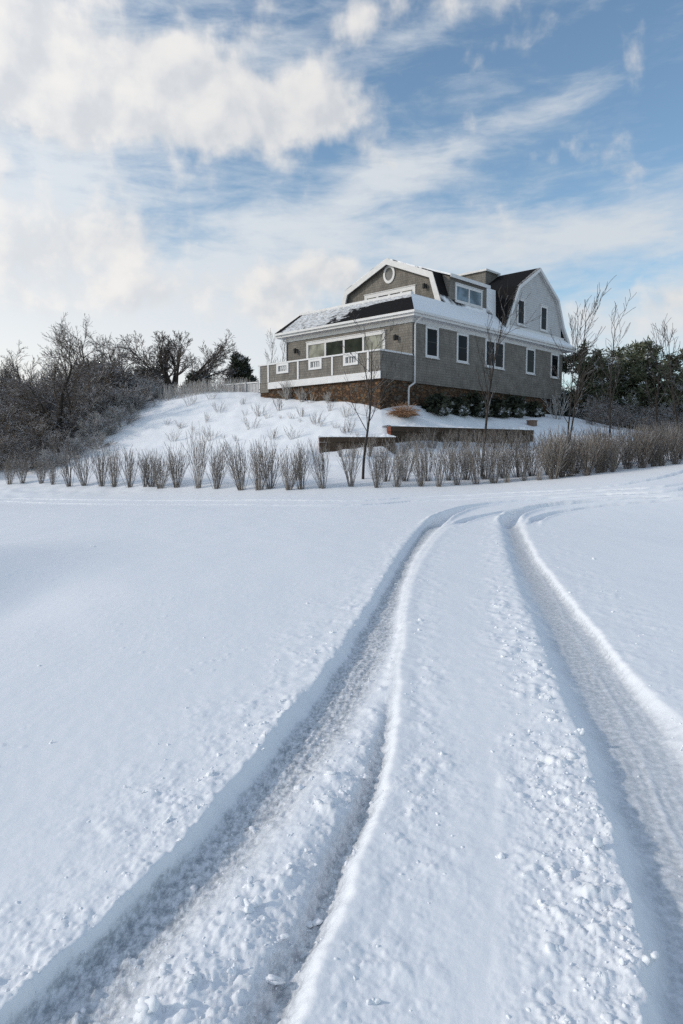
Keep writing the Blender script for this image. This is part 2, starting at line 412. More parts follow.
# a little smoothing across, so banks round off
for _ in range(5):
    h0[:, 1:-1] = .25 * h0[:, :-2] + .5 * h0[:, 1:-1] + .25 * h0[:, 2:]
h0 = np.where(h0 < 0, h0 * .80, h0 * .8)
h0 += .008 * perlin(XX * 1.8, YY * 2.5, 71) * np.clip(np.abs(h0) * 30, 0, 1)
h0 *= fade[:, None]; rub *= fade[:, None]; ice *= fade[:, None]

# the same wheel tracks where they bend away to the right, and older tracks passing along the hedge
def track(pix, hw, depth, lift=.02):
    pts = np.array([on_ground(*p) for p in pix])
    t = np.linspace(0, len(pts) - 1, 40); i = np.clip(t.astype(int), 0, len(pts) - 2); f = (t - i)[:, None]
    P0 = pts[np.clip(i - 1, 0, None)]; P1 = pts[i]; P2 = pts[i + 1]; P3 = pts[np.clip(i + 2, None, len(pts) - 1)]
    q = .5 * (2 * P1 + (P2 - P0) * f + (2 * P0 - 5 * P1 + 4 * P2 - P3) * f ** 2 + (3 * P1 - P0 - 3 * P2 + P3) * f ** 3)
    sel = (rows > 12) & (rows < 34)
    X = XX[sel]; Y = YY[sel]; D = np.full(X.shape, 1e9)
    for a, b in zip(q[:-1], q[1:]):
        ab = b - a; L2 = (ab ** 2).sum()
        if L2 < 1e-8: continue
        tt = np.clip(((X - a[0]) * ab[0] + (Y - a[1]) * ab[1]) / L2, 0, 1)
        D = np.minimum(D, np.hypot(X - a[0] - tt * ab[0], Y - a[1] - tt * ab[1]))
    D = D + .06 * perlin(X * 2.2, Y * 2.2, 31)
    w = sm(15.5, 18.0, Y)
    prof = -depth * (1 - sm(hw * .55, hw, D)) + lift * np.exp(-((D - hw * 1.25) / (.3 * hw)) ** 2)
    h0[sel] += prof * w; ice[sel] = np.maximum(ice[sel], .3 * (1 - sm(hw * .4, hw, D)) * w); rub[sel] = np.maximum(rub[sel], .4 * np.exp(-((D - hw * 1.6) / (.7 * hw)) ** 2) * w)
track([(412, 552), (428, 530), (445, 516), (475, 506.5), (530, 500.5), (600, 495.5), (690, 489.5), (760, 485)], .22, .16, .05)
track([(520, 552), (511, 530), (512, 517), (535, 509), (580, 503.5), (640, 498.5), (700, 494.5), (780, 489)], .22, .17, .05)
track([(-120, 501), (0, 502), (150, 505), (330, 506), (420, 501.5), (500, 498), (600, 491), (690, 485.5), (780, 480)], .18, .10, .03)
track([(-120, 498), (0, 499), (150, 501), (330, 501.5), (420, 497.5), (500, 494), (600, 488), (690, 482.5), (780, 476)], .18, .10, .03)
track([(432, 545), (455, 525), (490, 515), (560, 505), (640, 499)], .14, .09, .03)
track([(548, 560), (532, 530), (545, 516), (600, 507), (690, 499)], .14, .09, .03)

right_ = XX > np.interp(YY[:, 0], rows, KX['rtop'])[:, None]
amp = rub
A1 = 1 - sm(7, 13, YY); A2 = 1 - sm(3, 5.5, YY); A3 = 1 - sm(14, 20, YY)
patch = .55 + .9 * (perlin(XX * 1.7, YY * 1.3, 5) + .3)
patch = np.clip(patch, .05, 1.3)
sp1 = sm(-.05, .35, perlin(XX * 5, YY * 4, 51)); sp2 = sm(-.1, .3, perlin(XX * 9, YY * 9, 52))
fb = perlin(XX * 7, YY * 6, 61) + .6 * perlin(XX * 15, YY * 14, 62) * A1 + .35 * perlin(XX * 31, YY * 30, 63) * A2
det = amp * patch * (.020 * fb * A3 + .030 * A1 * sp1 * lumps(XX * 17, YY * 17, 1) + .022 * A2 * sp2 * lumps(XX * 30, YY * 30, 2) + .010 * A2 * lumps(XX * 60, YY * 60, 4) + .024 * A3 * sp1 * lumps(XX * 8, YY * 7, 3))
# sharp crushed plates on the icy floor of the ruts
saw = np.abs(perlin(XX * 26 + 3 * perlin(XX * 9, YY * 9, 7), YY * 13, 8))
det += ice * A1 * np.where(right_, .45, 1.0) * (.012 * saw + .006 * lumps(XX * 30, YY * 22, 9) * patch)
ph = np.where(right_, YY * 120 + XX * 95, YY * 85 - XX * 60) + 3.5 * perlin(XX * 6, YY * 6, 91)
bars = np.clip(np.sin(ph), -.2, .9) * sm(-.15, .25, perlin(XX * 4, YY * 2, 92))
det += ice * A1 * np.where(right_, .0042, .004) * bars * (1 - sm(4.5, 8, YY) * .6)
pl_ = lumps(XX * 22 + perlin(XX * 30, YY * 30, 93), YY * 22, 94)
det += np.where(right_, 0, ice) * A2 * .012 * np.minimum(pl_ * 2.2, .75) * sm(-.2, .2, perlin(XX * 3, YY * 2, 95))
# long scored lines along the tracks
det += ice * np.where(right_, .0016, .0028) * sm(-.1, .3, perlin(XX * 3, YY * .5, 16)) * np.sin((XX - np.interp(YY[:, 0], rows, KX['rfoot'])[:, None]) * 120 + 7 * perlin(XX * 5, YY * .9, 15)) * A1
soft = .020 * perlin(XX * .55, YY * .35, 41) + .006 * perlin(XX * 2.4, YY * 1.5, 42) + .0018 * perlin(XX * 14, YY * 9, 43) * A1
# few lone crumbs on the smooth field
lone = np.clip(lumps(XX * 14, YY * 14, 17) - .66, 0, 1) * .05 * A1 * sm(.1, .3, perlin(XX * .7, YY * .6, 77) + .1)
hillw = sm(28.5, 31, YY) * (1 - sm(80, 120, YY))
soft = soft + hillw * (.10 * perlin(XX * .55, YY * .55, 81) + .05 * perlin(XX * 1.6, YY * 1.6, 82))
ZZ = Zm + h0 + det + soft * sm(-2, 1, YY) + lone
nr_, nc_ = ZZ.shape
V = np.stack([XX, YY, ZZ], -1).reshape(-1, 3)
ii = np.arange(nr_ * nc_).reshape(nr_, nc_)
quads = np.stack([ii[:-1, :-1], ii[:-1, 1:], ii[1:, 1:], ii[1:, :-1]], -1).reshape(-1, 4)
me = np_mesh('snow_ground', V, quads.ravel(), np.full(len(quads), 4), M['snow'], True)
ro_ = me.attributes.new('crushed', 'FLOAT', 'POINT'); ro_.data.foreach_set('value', np.where(right_, .30, 1.0).astype(np.float32).ravel())
at_ = me.attributes.new('ice', 'FLOAT', 'POINT'); at_.data.foreach_set('value', np.clip(ice, 0, 1).astype(np.float32).ravel())
ground = tag(link('snow_ground', me), kind='structure')

def fine(A, x, y):
    r = np.log(np.clip(y, Y0, Y1 - .1) / Y0) / np.log(Y1 / Y0) * (NR - 1) + 26
    c = (x / wid(y) + 1) / 2 * (NC - 1) + len(ue)
    return A[np.clip(np.round(r).astype(int), 0, nr_ - 1), np.clip(np.round(c).astype(int), 0, nc_ - 1)]

# loose crumbs of snow thrown out of the ruts
rng = np.random.default_rng(5)
import bmesh
def ico(sub):
    bm = bmesh.new(); bmesh.ops.create_icosphere(bm, subdivisions=sub, radius=1)
    v = np.array([p.co[:] for p in bm.verts]); f = np.array([[q.index for q in p.verts] for p in bm.faces]); bm.free(); return v, f
iv, if_ = ico(2)
variants = []
for k in range(14):
    v = iv.copy()
    for _ in range(7):                       # chip flat facets off
        d = rng.normal(size=3); d /= np.linalg.norm(d); c = rng.uniform(.5, .9)
        s = v @ d; over = np.clip(s - c, 0, None); v = v - over[:, None] * d
    v *= (1 + .10 * rng.normal(size=(len(v), 1)))
    v *= rng.uniform(.6, 1.2, 3) * (1.1, 1.1, .75); variants.append(v)
def clump():
    parts_v, parts_f = [], []
    for q in range(5):
        o_ = rng.normal(size=3) * (.45, .45, .25) if q else np.zeros(3)
        v = variants[rng.integers(len(variants))] * rng.uniform(.35, .75)
        a = rng.uniform(0, 6.28); v = v @ np.array([[math.cos(a), -math.sin(a), 0], [math.sin(a), math.cos(a), 0], [0, 0, 1]])
        parts_v.append(v + o_); parts_f.append(if_ + q * len(iv))
    return np.concatenate(parts_v), np.concatenate(parts_f)
clumps = [clump() for _ in range(12)]
N = 60000
yy = np.exp(rng.uniform(math.log(1.3), math.log(13), N)); xx = rng.uniform(-1, 1, N) * (yy * .62 + .5)
pr = fine(rub, xx, yy) * (.25 + .75 * np.clip(fine(patch, xx, yy), 0, 1)) * np.clip(yy / 4, .35, 1.0)
keep = rng.uniform(0, 1, N) < pr * pr * .42 + .0012
xx, yy = xx[keep], yy[keep]
rr = np.minimum(.0045 * (1 - rng.uniform(0, 1, len(xx))) ** -.50, .026) * np.where(rng.uniform(0, 1, len(xx)) < .5, .8, 1.1)
ok = rr / yy > .0013; xx, yy, rr = xx[ok], yy[ok], rr[ok]
big = [(on_plane(p, q), r) for p, q, r in ((642, 958, .042), (622, 905, .030), (592, 812, .034), (575, 760, .035), (600, 850, .04), (555, 795, .03), (316, 800, .03), (300, 778, .028), (332, 770, .035), (265, 960, .04), (310, 900, .035), (250, 905, .035))]
xx = np.concatenate([xx, [b[0][0] for b in big]]); yy = np.concatenate([yy, [b[0][1] for b in big]]); rr = np.concatenate([rr, [b[1] for b in big]])
zz = fine(ZZ, xx, yy)
vs, fs, nb_ = [], [], 0
for k in range(len(xx)):
    v, f_ = clumps[k % 12] if rr[k] > .010 else (variants[k % len(variants)], if_)
    a = rng.uniform(0, 6.283); b_ = rng.normal() * .6
    ca, sa, cb, sb = math.cos(a), math.sin(a), math.cos(b_), math.sin(b_)
    Rm = np.array([[ca, -sa, 0], [sa, ca, 0], [0, 0, 1]]) @ np.array([[1, 0, 0], [0, cb, -sb], [0, sb, cb]])
    vs.append((v * rr[k]) @ Rm.T + (xx[k], yy[k], zz[k] - rr[k] * .05)); fs.append(f_ + nb_); nb_ += len(v)
fs = np.concatenate(fs)
me = np_mesh('snow_crumbs', np.concatenate(vs), fs.ravel(), np.full(len(fs), 3), M['snow'], True)
tag(link('snow_crumbs', me), 'loose crumbs and clods of snow thrown out beside the wheel ruts', 'snow crumbs', kind='stuff')

# ------------------------------------------------------------------ the house (local x = along the shaded wall, y = along the front wall)
HX, HY, HZ = 3.75, 38.0, 4.3
house = empty('house', (HX, HY, HZ), math.atan2(.723, .691))
tag(house, 'grey shingled house with gambrel roofs and white trim on the snowy hill', 'house')
def hb(): return MB()
Z = lambda z: z - HZ
L, Wd = 17.0, 10.0
b = hb(); b.box(-2.48, 16.9, .08, 9.55, Z(2.6), Z(5.5)); b.build('foundation', M['stone'], house)
b = hb(); b.box(0, L, 0, Wd, Z(5.47), Z(8.95)); wall = b.build('wall', M['shingle'], house)
b = hb(); b.box(-.03, L + .03, -.03, Wd + .03, Z(8.62), Z(8.86)); b.build('frieze_board', M['white'], house)
# eave: soffit, fascia, gutter
b = hb()
b.box(-.42, L + 1.0, -.42, Wd + .42, Z(8.86), Z(8.92))
b.box(-.46, L + 1.04, -.46, -.40, Z(8.86), Z(9.14)); b.box(-.46, L + 1.04, Wd + .40, Wd + .46, Z(8.86), Z(9.14))
b.box(-.46, -.40, -.40, Wd + .40, Z(8.86), Z(9.14)); b.box(L + .98, L + 1.04, -.40, Wd + .40, Z(8.86), Z(9.14))
b.box(-.58, L + 1.1, -.58, -.465, Z(9.0), Z(9.13)); b.box(-.58, -.465, -.46, Wd + .46, Z(9.0), Z(9.13))
b.build('eave', M['white'], house)
# skirt roof round the first floor
e0u, e1u, e0v, e1v, ze = -.5, L + 1.05, -.5, Wd + .5, 9.15
i0u, i1u, i0v, i1v, zi = 1.0, L - .1, .9, 9.72, 10.42
b = hb(); b.poly([(e0u, e1v, Z(ze)), (e0u, e0v, Z(ze)), (i0u, i0v, Z(zi)), (i0u, i1v, Z(zi))]); b.build('front_skirt_roof', M['roof_front'], house)
b = hb()
b.poly([(e0u, e0v, Z(ze)), (e1u, e0v, Z(ze)), (i1u, i0v, Z(zi)), (i0u, i0v, Z(zi))]); b.build('side_skirt_roof', M['soft'], house)
b = hb()
b.poly([(e1u, e1v, Z(ze)), (e0u, e1v, Z(ze)), (i0u, i1v, Z(zi)), (i1u, i1v, Z(zi))]); b.poly([(e1u, e0v, Z(ze)), (e1u, e1v, Z(ze)), (i1u, i1v, Z(zi)), (i1u, i0v, Z(zi))])
b.build('rear_skirt_roof', M['roof_bare'], house)
b = hb(); b.poly([(e0u - .003, e1v + .012, Z(ze + .012)), (e0u + .05, e1v - .55, Z(ze + .05)), (i0u + .004, i1v - .28, Z(zi + .02)), (i0u, i1v + .006, Z(zi + .012))]); b.build('hip_edge', M['roof_bare'], house)
b = hb(); b.box(.93, 1.17, i0v - .06, i1v + .06, Z(10.36), Z(10.52)); b.build('parapet_cap', M['white'], house, .02)
b = hb(); b.box(1.17, 4.3, i0v, i1v, Z(9.3), Z(9.45)); b.build('balcony_floor', M['deck'], house)
b = hb(); b.poly([(1.16, i0v, Z(9.45)), (1.16, i1v, Z(9.45)), (1.16, i1v, Z(10.37)), (1.16, i0v, Z(10.37))]); b.build('balcony_lining', M['shingle'], house)
# main gambrel
prof = [(.42, 9.3), (.92, 10.5), (1.55, 12.25), (5.1, 13.66), (8.65, 12.25), (9.28, 10.5), (9.78, 9.3)]
GU = 4.2
b = hb(); b.prism([(v, z) for v, z in [(.65, 9.4)] + [(1.0, 10.5), (1.65, 12.15), (5.1, 13.52), (8.55, 12.15), (9.2, 10.5)] + [(9.55, 9.4)]], GU, L, lambda p, q, a: (a, p, Z(q)))
b.build('gable_wall', M['shingle'], house)
def roof_shell(profile, a0, a1, place, th=.10):
    m = MB()
    out = profile; inn = []
    for i, (p, q) in enumerate(profile):
        a = profile[max(i - 1, 0)]; c = profile[min(i + 1, len(profile) - 1)]
        dx, dz = c[0] - a[0], c[1] - a[1]; l = math.hypot(dx, dz); inn.append((p + dz / l * th, q - dx / l * th))
    for i in range(len(out) - 1):
        m.prism([out[i], out[i + 1], inn[i + 1], inn[i]], a0, a1, place)
    return m
roof_shell(prof, GU - .28, L, lambda p, q, a: (a, p, Z(q))).build('main_roof', M['roof_main'], house)
# white rake boards of the front gable
def rake(profile, a0, a1, place, w=.32):
    m = MB(); inn = []
    for i, (p, q) in enumerate(profile):
        a = profile[max(i - 1, 0)]; c = profile[min(i + 1, len(profile) - 1)]
        dx, dz = c[0] - a[0], c[1] - a[1]; l = math.hypot(dx, dz); inn.append((p + dz / l * w, q - dx / l * w))
    for i in range(len(profile) - 1): m.prism([profile[i], profile[i + 1], inn[i + 1], inn[i]], a0, a1, place)
    return m
pr2 = [(v + (.05 if v < 5 else -.05 if v > 5.2 else 0), z - .05) for v, z in prof]
rake(pr2, GU - .34, GU - .285, lambda p, q, a: (a, p, Z(q)), .36).build('rake_board', M['white'], house)
rake(pr2, GU - .27, GU - .02, lambda p, q, a: (a, p, Z(q)), .14).build('rake_soffit', M['white'], house)
# cross gambrel over the shaded wall
cprof = [(9.2, 9.6), (9.75, 10.55), (10.72, 12.32), (13.45, 13.92), (16.18, 12.3), (17.1, 10.5), (17.95, 9.55)]
pl = lambda p, q, a: (p, a, Z(q))
b = hb(); b.prism([(9.45, 9.3), (9.9, 10.5), (10.85, 12.22), (13.45, 13.74), (16.05, 12.2), (16.95, 10.5), (17.0, 9.3)], .1, 9.8, pl); b.build('cross_gable_wall', M['pale_siding'], house)
roof_shell(cprof, -.10, 9.9, pl, .10).build('cross_roof', M['roof_bare'], house)
rake([(u + (.03 if u < 13 else -.03 if u > 14 else 0), z - .03) for u, z in cprof], -.15, -.105, pl, .2).build('cross_rake_board', M['white'], house)
rake(cprof, -.10, .098, pl, .17).build('cross_rake_soffit', M['white'], house)
b = hb(); b.box(9.5, 17.3, .02, .095, Z(9.62), Z(9.78)); b.build('gable_sill_board', M['white'], house)
# flat topped roof box on the ridge
b = hb(); b.box(11.75, 13.25, 3.0, 5.1, Z(12.2), Z(13.92)); rb = b.build('roof_box', M['shingle'], house)
b = hb(); b.box(11.6, 13.4, 2.85, 5.25, Z(13.92), Z(14.06)); b.build('cap', M['white'], rb, .01)
# dormer
b = hb()
b.prism([(1.0, 10.3), (1.0, 12.0), (3.0, 12.75), (3.0, 10.3)], 4.75, 8.75, lambda p, q, a: (a, p, Z(q))); dm = b.build('dormer', M['shingle'], house)
b = hb(); b.prism([(.85, 12.02), (.85, 12.12), (3.2, 12.96), (3.2, 12.86)], 4.6, 8.9, lambda p, q, a: (a, p, Z(q))); b.build('roof', M['soft'], dm)
b = hb(); b.box(4.62, 8.88, .80, .845, Z(11.93), Z(12.13)); b.build('fascia', M['white'], dm)

def window(name, parent, axis, a0, a1, z0, z1, off, n=1, fw=.10, glass='glass', rail=True, glasses=None):
    """axis 'v': on a wall of constant y facing -y; axis 'u': on a wall of constant x facing -x"""
    def bx(m, p0, p1, q0, q1, d0, d1):
        if axis == 'v': m.box(p0, p1, off - d1, off - d0, Z(q0), Z(q1))
        else: m.box(off - d1, off - d0, p0, p1, Z(q0), Z(q1))
    m = MB()
    bx(m, a0, a0 + fw, z0, z1, 0, .06); bx(m, a1 - fw, a1, z0, z1, 0, .06); bx(m, a0 + fw, a1 - fw, z1 - fw, z1, 0, .06); bx(m, a0 + fw, a1 - fw, z0, z0 + fw * .8, 0, .06)
    bx(m, a0 - .03, a1 + .03, z1 + .003, z1 + .05, 0, .09); bx(m, a0 - .04, a1 + .04, z0 - .06, z0 - .003, 0, .11)
    wdt = (a1 - a0 - 2 * fw); mw = fw * .8
    cell = (wdt - (n - 1) * mw) / n
    for k in range(1, n): x = a0 + fw + k * cell + (k - 1) * mw; bx(m, x, x + mw, z0 + fw * .8, z1 - fw, 0, .055)
    fr = m.build(name, M['white'], parent, .008)
    for k in range(n):
        x = a0 + fw + k * (cell + mw); g = MB(); bx(g, x, x + cell, z0 + fw * .8, z1 - fw, .004, .02)
        g.build('pane', M[glasses[k] if glasses else glass], fr)
        if rail:
            zm = (z0 + z1) / 2; r_ = MB(); bx(r_, x, x + cell, zm - .02, zm + .02, .022, .04); r_.build('meeting_rail', M['white' if False else 'black'], fr)
    return fr
for a0, a1, n_ in ((1.12, 2.30, 1), (4.07, 5.24, 1), (7.05, 9.22, 2), (11.95, 13.12, 1), (15.33, 16.48, 1)):
    window('window', house, 'v', a0, a1, 6.93, 8.58, 0, n_, .13)
window('gable_window', house, 'v', 10.88, 11.85, 9.95, 11.6, .1, 1, .13); window('gable_window', house, 'v', 13.9, 14.87, 9.95, 11.6, .1, 1, .13)
window('dormer_window', house, 'v', 5.3, 8.2, 10.66, 11.7, 1.0, 2, .14, 'glass_blue', False)
window('sliding_door', house, 'u', 1.83, 8.1, 5.9, 8.40, 0, 4, .18, glasses=['glass_pale', 'glass_green', 'glass_green', 'glass_pale'], rail=False)
window('balcony_door', house, 'u', 3.05, 7.13, 9.46, 11.72, GU, 4, .22, glasses=['glass_pale', 'glass', 'glass', 'glass_pale'], rail=False)
# round window
def ring(parent):
    m = MB(); k = 28; uo = GU
    for i in range(k):
        a, c = 2 * math.pi * i / k, 2 * math.pi * (i + 1) / k
        q = []
        for t in (a, c):
            for r_, d in ((.36, .003), (.36, .07), (.52, .07), (.52, .003)): q.append((uo - d, 5.1 + .88 * r_ * math.cos(t), Z(12.72) + 1.08 * r_ * math.sin(t)))
        for j in range(3): m.poly([q[j], q[j + 1], q[j + 5], q[j + 4]])
    o = m.build('round_window', M['white'], parent)
    g = MB(); g.poly([(uo - .02, 5.1 + .88 * .37 * math.cos(2 * math.pi * i / k), Z(12.72) + 1.08 * .37 * math.sin(2 * math.pi * i / k)) for i in range(k)]); g.build('pane', M['grey_glass'], o)
ring(house)
def lamp(u, v, z):
    m = MB(); m.box(u - .03, u - .003, v - .07, v + .07, Z(z - .12), Z(z + .12)); m.tube([(u - .03, v, Z(z + .08)), (u - .16, v, Z(z + .16)), (u - .2, v, Z(z + .12))], .018, 6)
    m.tube([(u - .2, v, Z(z + .13)), (u - .2, v, Z(z + .1)), (u - .2, v, Z(z - .14)), (u - .2, v, Z(z - .17))], [.04, .11, .09, .05], 8)
    m.build('wall_lamp', M['black'], house)
lamp(0, 8.96, 8.0); lamp(0, 1.03, 7.92); lamp(GU, 2.3, 11.55)
m = MB(); m.tube([(.28, -.5, Z(9.0)), (.28, -.45, Z(8.9)), (.16, -.12, Z(8.62)), (.15, -.07, Z(8.5)), (.15, -.07, Z(5.7)), (.15, -.07, Z(5.45)), (-.35, -.10, Z(5.2)), (-.4, -.10, Z(5.05)), (-.4, -.10, Z(4.15))], .05, 8); m.build('downspout', M['white'], house)
m = MB(); m.tube([(-.5, 9.95, Z(9.0)), (-.3, 9.93, Z(8.75)), (-.06, 9.9, Z(8.55)), (-.06, 9.9, Z(5.9))], .045, 8); m.build('downspout', M['white'], house)
m = MB(); m.box(L - .12, L + .03, -.025, -.002, Z(5.47), Z(8.6)); m.build('corner_board', M['shingle'], house)
m = MB(); m.box(.02, 16.98, -.05, -.003, Z(5.44), Z(5.54)); m.build('water_table', M['shingle'], house)
# chimney-less deck with solid parapet
m = MB(); m.box(-2.55, -.003, .02, 9.5, Z(5.78), Z(5.88)); dk = m.build('deck', M['deck'], house)
m = MB()
ops = ((1.51, 2.52), (4.19, 5.18), (6.89, 7.89))
zb, zt, zo = 5.45, 6.86, 6.34
m.box(-2.6, -2.48, .0, 9.5, Z(zb + .38), Z(zo))
edges = [0.0] + [x for o in ops for x in o] + [9.5]
for k in range(0, len(edges), 2): m.box(-2.6, -2.48, edges[k], edges[k + 1], Z(zo + .002), Z(zt))
m.box(-2.478, -.01, .0, .12, Z(5.5), Z(zt)); m.box(-2.478, -.01, 9.38, 9.5, Z(5.5), Z(zt)); m.box(-2.58, -2.48, 8.7, 9.5, Z(5.3), Z(5.82))
m.build('parapet', M['shingle'], dk)
m = MB(); m.box(-2.66, -2.42, -.06, 9.56, Z(zt + .003), Z(zt + .09)); m.box(-2.415, -.01, -.06, .18, Z(zt + .003), Z(zt + .09)); m.build('parapet_rail', M['white'], dk, .01)
m = MB(); m.box(-2.66, -2.605, -.06, 8.68, Z(zb + .02), Z(zb + .40)); m.build('deck_band', M['white'], dk, .01)
for v in (.8, 3.37, 6.07, 8.65, 9.44):
    m = MB(); m.box(-2.645, -2.603, v - .06, v + .06, Z(5.87), Z(zt)); m.build('parapet_post', M['white'], dk)
for a0, a1 in ops:
    m = MB()
    m.box(-2.65, -2.46, a0 - .02, a0 + .14, Z(zo - .04), Z(zt - .002)); m.box(-2.65, -2.46, a1 - .14, a1 + .02, Z(zo - .04), Z(zt - .002))
    m.box(-2.65, -2.46, a0 + .14, a1 - .14, Z(zo - .04), Z(zo + .08)); m.box(-2.65, -2.46, a0 + .14, a1 - .14, Z(zt - .12), Z(zt - .002))
    for k in range(1, 4):
        x = a0 + .14 + (a1 - a0 - .28) * k / 4; m.box(-2.58, -2.5, x - .035, x + .035, Z(zo + .08), Z(zt - .12))
    m.build('baluster_panel', M['white'], dk)

# ------------------------------------------------------------------ retaining walls, fence, box
def slab_wall(name, label, pts, zt, zb, th, cap):
    root = empty(name, (pts[0][0], pts[0][1], zb)); tag(root, label, 'retaining wall')
    (x0, y0), (x1, y1) = pts; Ln = math.hypot(x1 - x0, y1 - y0); root.rotation_euler = (0, 0, math.atan2(y1 - y0, x1 - x0))
    H = zt - zb; nb = 4; m = MB()
    for k in range(nb):
        z0 = H * k / nb; z1 = H * (k + 1) / nb - .012; o_ = .015 * (k % 2)
        cut = 0.0
        while cut < Ln:
            e = min(cut + 2.4, Ln); m.box(cut + .004, e - .004, -o_ - .01, th, z0, z1); cut = e
    m.build('timber', M['timber'], root, .012)
    m = MB()
    for k in range(nb): m.box(-.03, .0, -.02, th * .9, H * k / nb + .005, H * (k + 1) / nb - .02)
    m.build('timber_end', M['timber_red'], root, .01)
    m = MB(); k = 40; rg = random.Random(len(label))
    pr_ = []
    for i in range(k + 1):
        x = Ln * i / k; hh = cap * (.5 + 1.6 * rg.random() ** 2) + .10 * max(0, math.sin(i * .37 + 1)) * (i > 24)
        pr_.append([(x, -.01, H), (x, .06, H + hh * .8), (x, th * .6, H + hh), (x, th + .35, H + hh * .7), (x, th + .5, H - .1)])
    for i in range(k):
        for j in range(4): m.poly([pr_[i][j], pr_[i + 1][j], pr_[i + 1][j + 1], pr_[i][j + 1]])
    m.build('snow_cap', M['soft'], root, smooth=True)
def gp(px, Y): return at(px, 455, Y)[:2]
slab_wall('retaining_wall', 'long upper dark timber retaining wall with red left end, below the shaded house wall', (gp(391, 33.9), gp(533, 39.2)), 2.98, 1.9, .35, .045)
slab_wall('retaining_wall', 'short lower timber retaining wall with red left end, behind the young tree', (gp(320, 32.9), gp(396, 33.4)), 2.44, 1.5, .35, .045)

x, y, _ = at(532, 422, 41.5); bx = empty('planter_box', (x, y, gz(x, y) - .1), .9); bx.scale = (.75, .75, .75); tag(bx, 'small brown box with snow on its lid standing on the terrace', 'box')
m = MB(); m.box(-.3, .3, -.3, .3, 0, .5); m.box(-.34, .34, -.34, .34, .44, .52); m.build('body', M['box'], bx, .02)
m = MB(); m.box(-.32, .32, -.32, .32, .522, .57); m.build('snow_cap', M['soft'], bx, .04)

fx0, fx1 = at(222, 390, 46.5), at(259, 390, 44.6)
fn = empty('board_fence', (fx0[0], fx0[1], 5.3), math.atan2(fx1[1] - fx0[1], fx1[0] - fx0[0])); tag(fn, 'low weathered grey board fence running left from the deck end', 'fence')
FL = math.hypot(fx1[0] - fx0[0], fx1[1] - fx0[1])
m = MB(); k = 12
for i in range(k): m.box(FL * i / k, FL * (i + 1) / k - .02, 0, .03, -.1, .78 + .03 * (i % 2))
m.build('board', M['fence'], fn)
m = MB(); m.box(-.05, FL + .05, -.05, -.005, .80, .88); m.build('rail', M['white'], fn)
for i in range(4):
    m = MB(); m.box(FL * i / 3 - .05, FL * i / 3 + .05, -.09, -.052, -.2, .9); m.build('post', M['fence'], fn)

# ------------------------------------------------------------------ plants
def tubes(segs, n):
    S = np.array(segs, float)                     # x0 y0 z0 x1 y1 z1 r0 r1
    P0, P1, r0, r1 = S[:, :3], S[:, 3:6], S[:, 6], S[:, 7]
    d = P1 - P0; d /= np.maximum(np.linalg.norm(d, axis=1, keepdims=True), 1e-9)
    ref = np.where(np.abs(d[:, 2:3]) > .9, np.array([[1., 0, 0]]), np.array([[0, 0, 1.]]))
    a = np.cross(d, ref); a /= np.linalg.norm(a, axis=1, keepdims=True); c = np.cross(d, a)
    t = 2 * math.pi * np.arange(n) / n
    off = a[:, None] * np.cos(t)[None, :, None] + c[:, None] * np.sin(t)[None, :, None]
    V = np.concatenate([P0[:, None] + off * r0[:, None, None], P1[:, None] + off * r1[:, None, None]], 1)
    base = (np.arange(len(S)) * 2 * n)[:, None, None]
    q = np.array([[i, (i + 1) % n, n + (i + 1) % n, n + i] for i in range(n)])[None] + base
    return V.reshape(-1, 3), q.reshape(-1, 4)

def tube_mesh(name, segs, n, mat):
    v, q = tubes(segs, n); return np_mesh(name, v, q.ravel(), np.full(len(q), 4), mat, True)

def grow(rg, out, p, d, Ln, r, lvl, spec):
    """spec[lvl] = (segments, wander, lift, children, start, angle, length ratio, radius ratio)"""
    ns, wd, lift, nch, start, ang, lr, rr_ = spec[lvl]
    step = Ln / ns; r_ = r; childs = []
    for i in range(ns):
        d = nrm((d[0] + rg.gauss(0, wd), d[1] + rg.gauss(0, wd), d[2] + rg.gauss(0, wd) + lift))
        q = (p[0] + d[0] * step, p[1] + d[1] * step, p[2] + d[2] * step)
        r2 = max(r * (1 - .75 * (i + 1) / ns), .002)
        out[lvl].append((*p, *q, r_, r2)); p, r_ = q, r2
        f = (i + 1) / ns
        if lvl + 1 < len(spec) and f >= start:
            c = nch / max(1, (ns * (1 - start)))
            k = int(c) + (rg.random() < c - int(c))
            for _ in range(k): childs.append((p, d, r2, f))
    for cpnt, dd, cr, f in childs:
        az = rg.uniform(0, 6.283); an = ang * rg.uniform(.6, 1.3)
        a = nrm((dd[1] * .3 - dd[2], dd[2] * .6 - dd[0] * .2, dd[0] - dd[1] * .5 + .01)); 
        dot = a[0] * dd[0] + a[1] * dd[1] + a[2] * dd[2]; a = nrm((a[0] - dot * dd[0], a[1] - dot * dd[1], a[2] - dot * dd[2]))
        bb = (dd[1] * a[2] - dd[2] * a[1], dd[2] * a[0] - dd[0] * a[2], dd[0] * a[1] - dd[1] * a[0])
        ca, sa = math.cos(az), math.sin(az)
        side = [a[i] * ca + bb[i] * sa for i in range(3)]
        nd = nrm([dd[i] * math.cos(an) + side[i] * math.sin(an) for i in range(3)])
        grow(rg, out, cpnt, nd, Ln * lr * rg.uniform(.65, 1.15) * (1.15 - .5 * f), max(cr * rr_, .003), lvl + 1, spec)

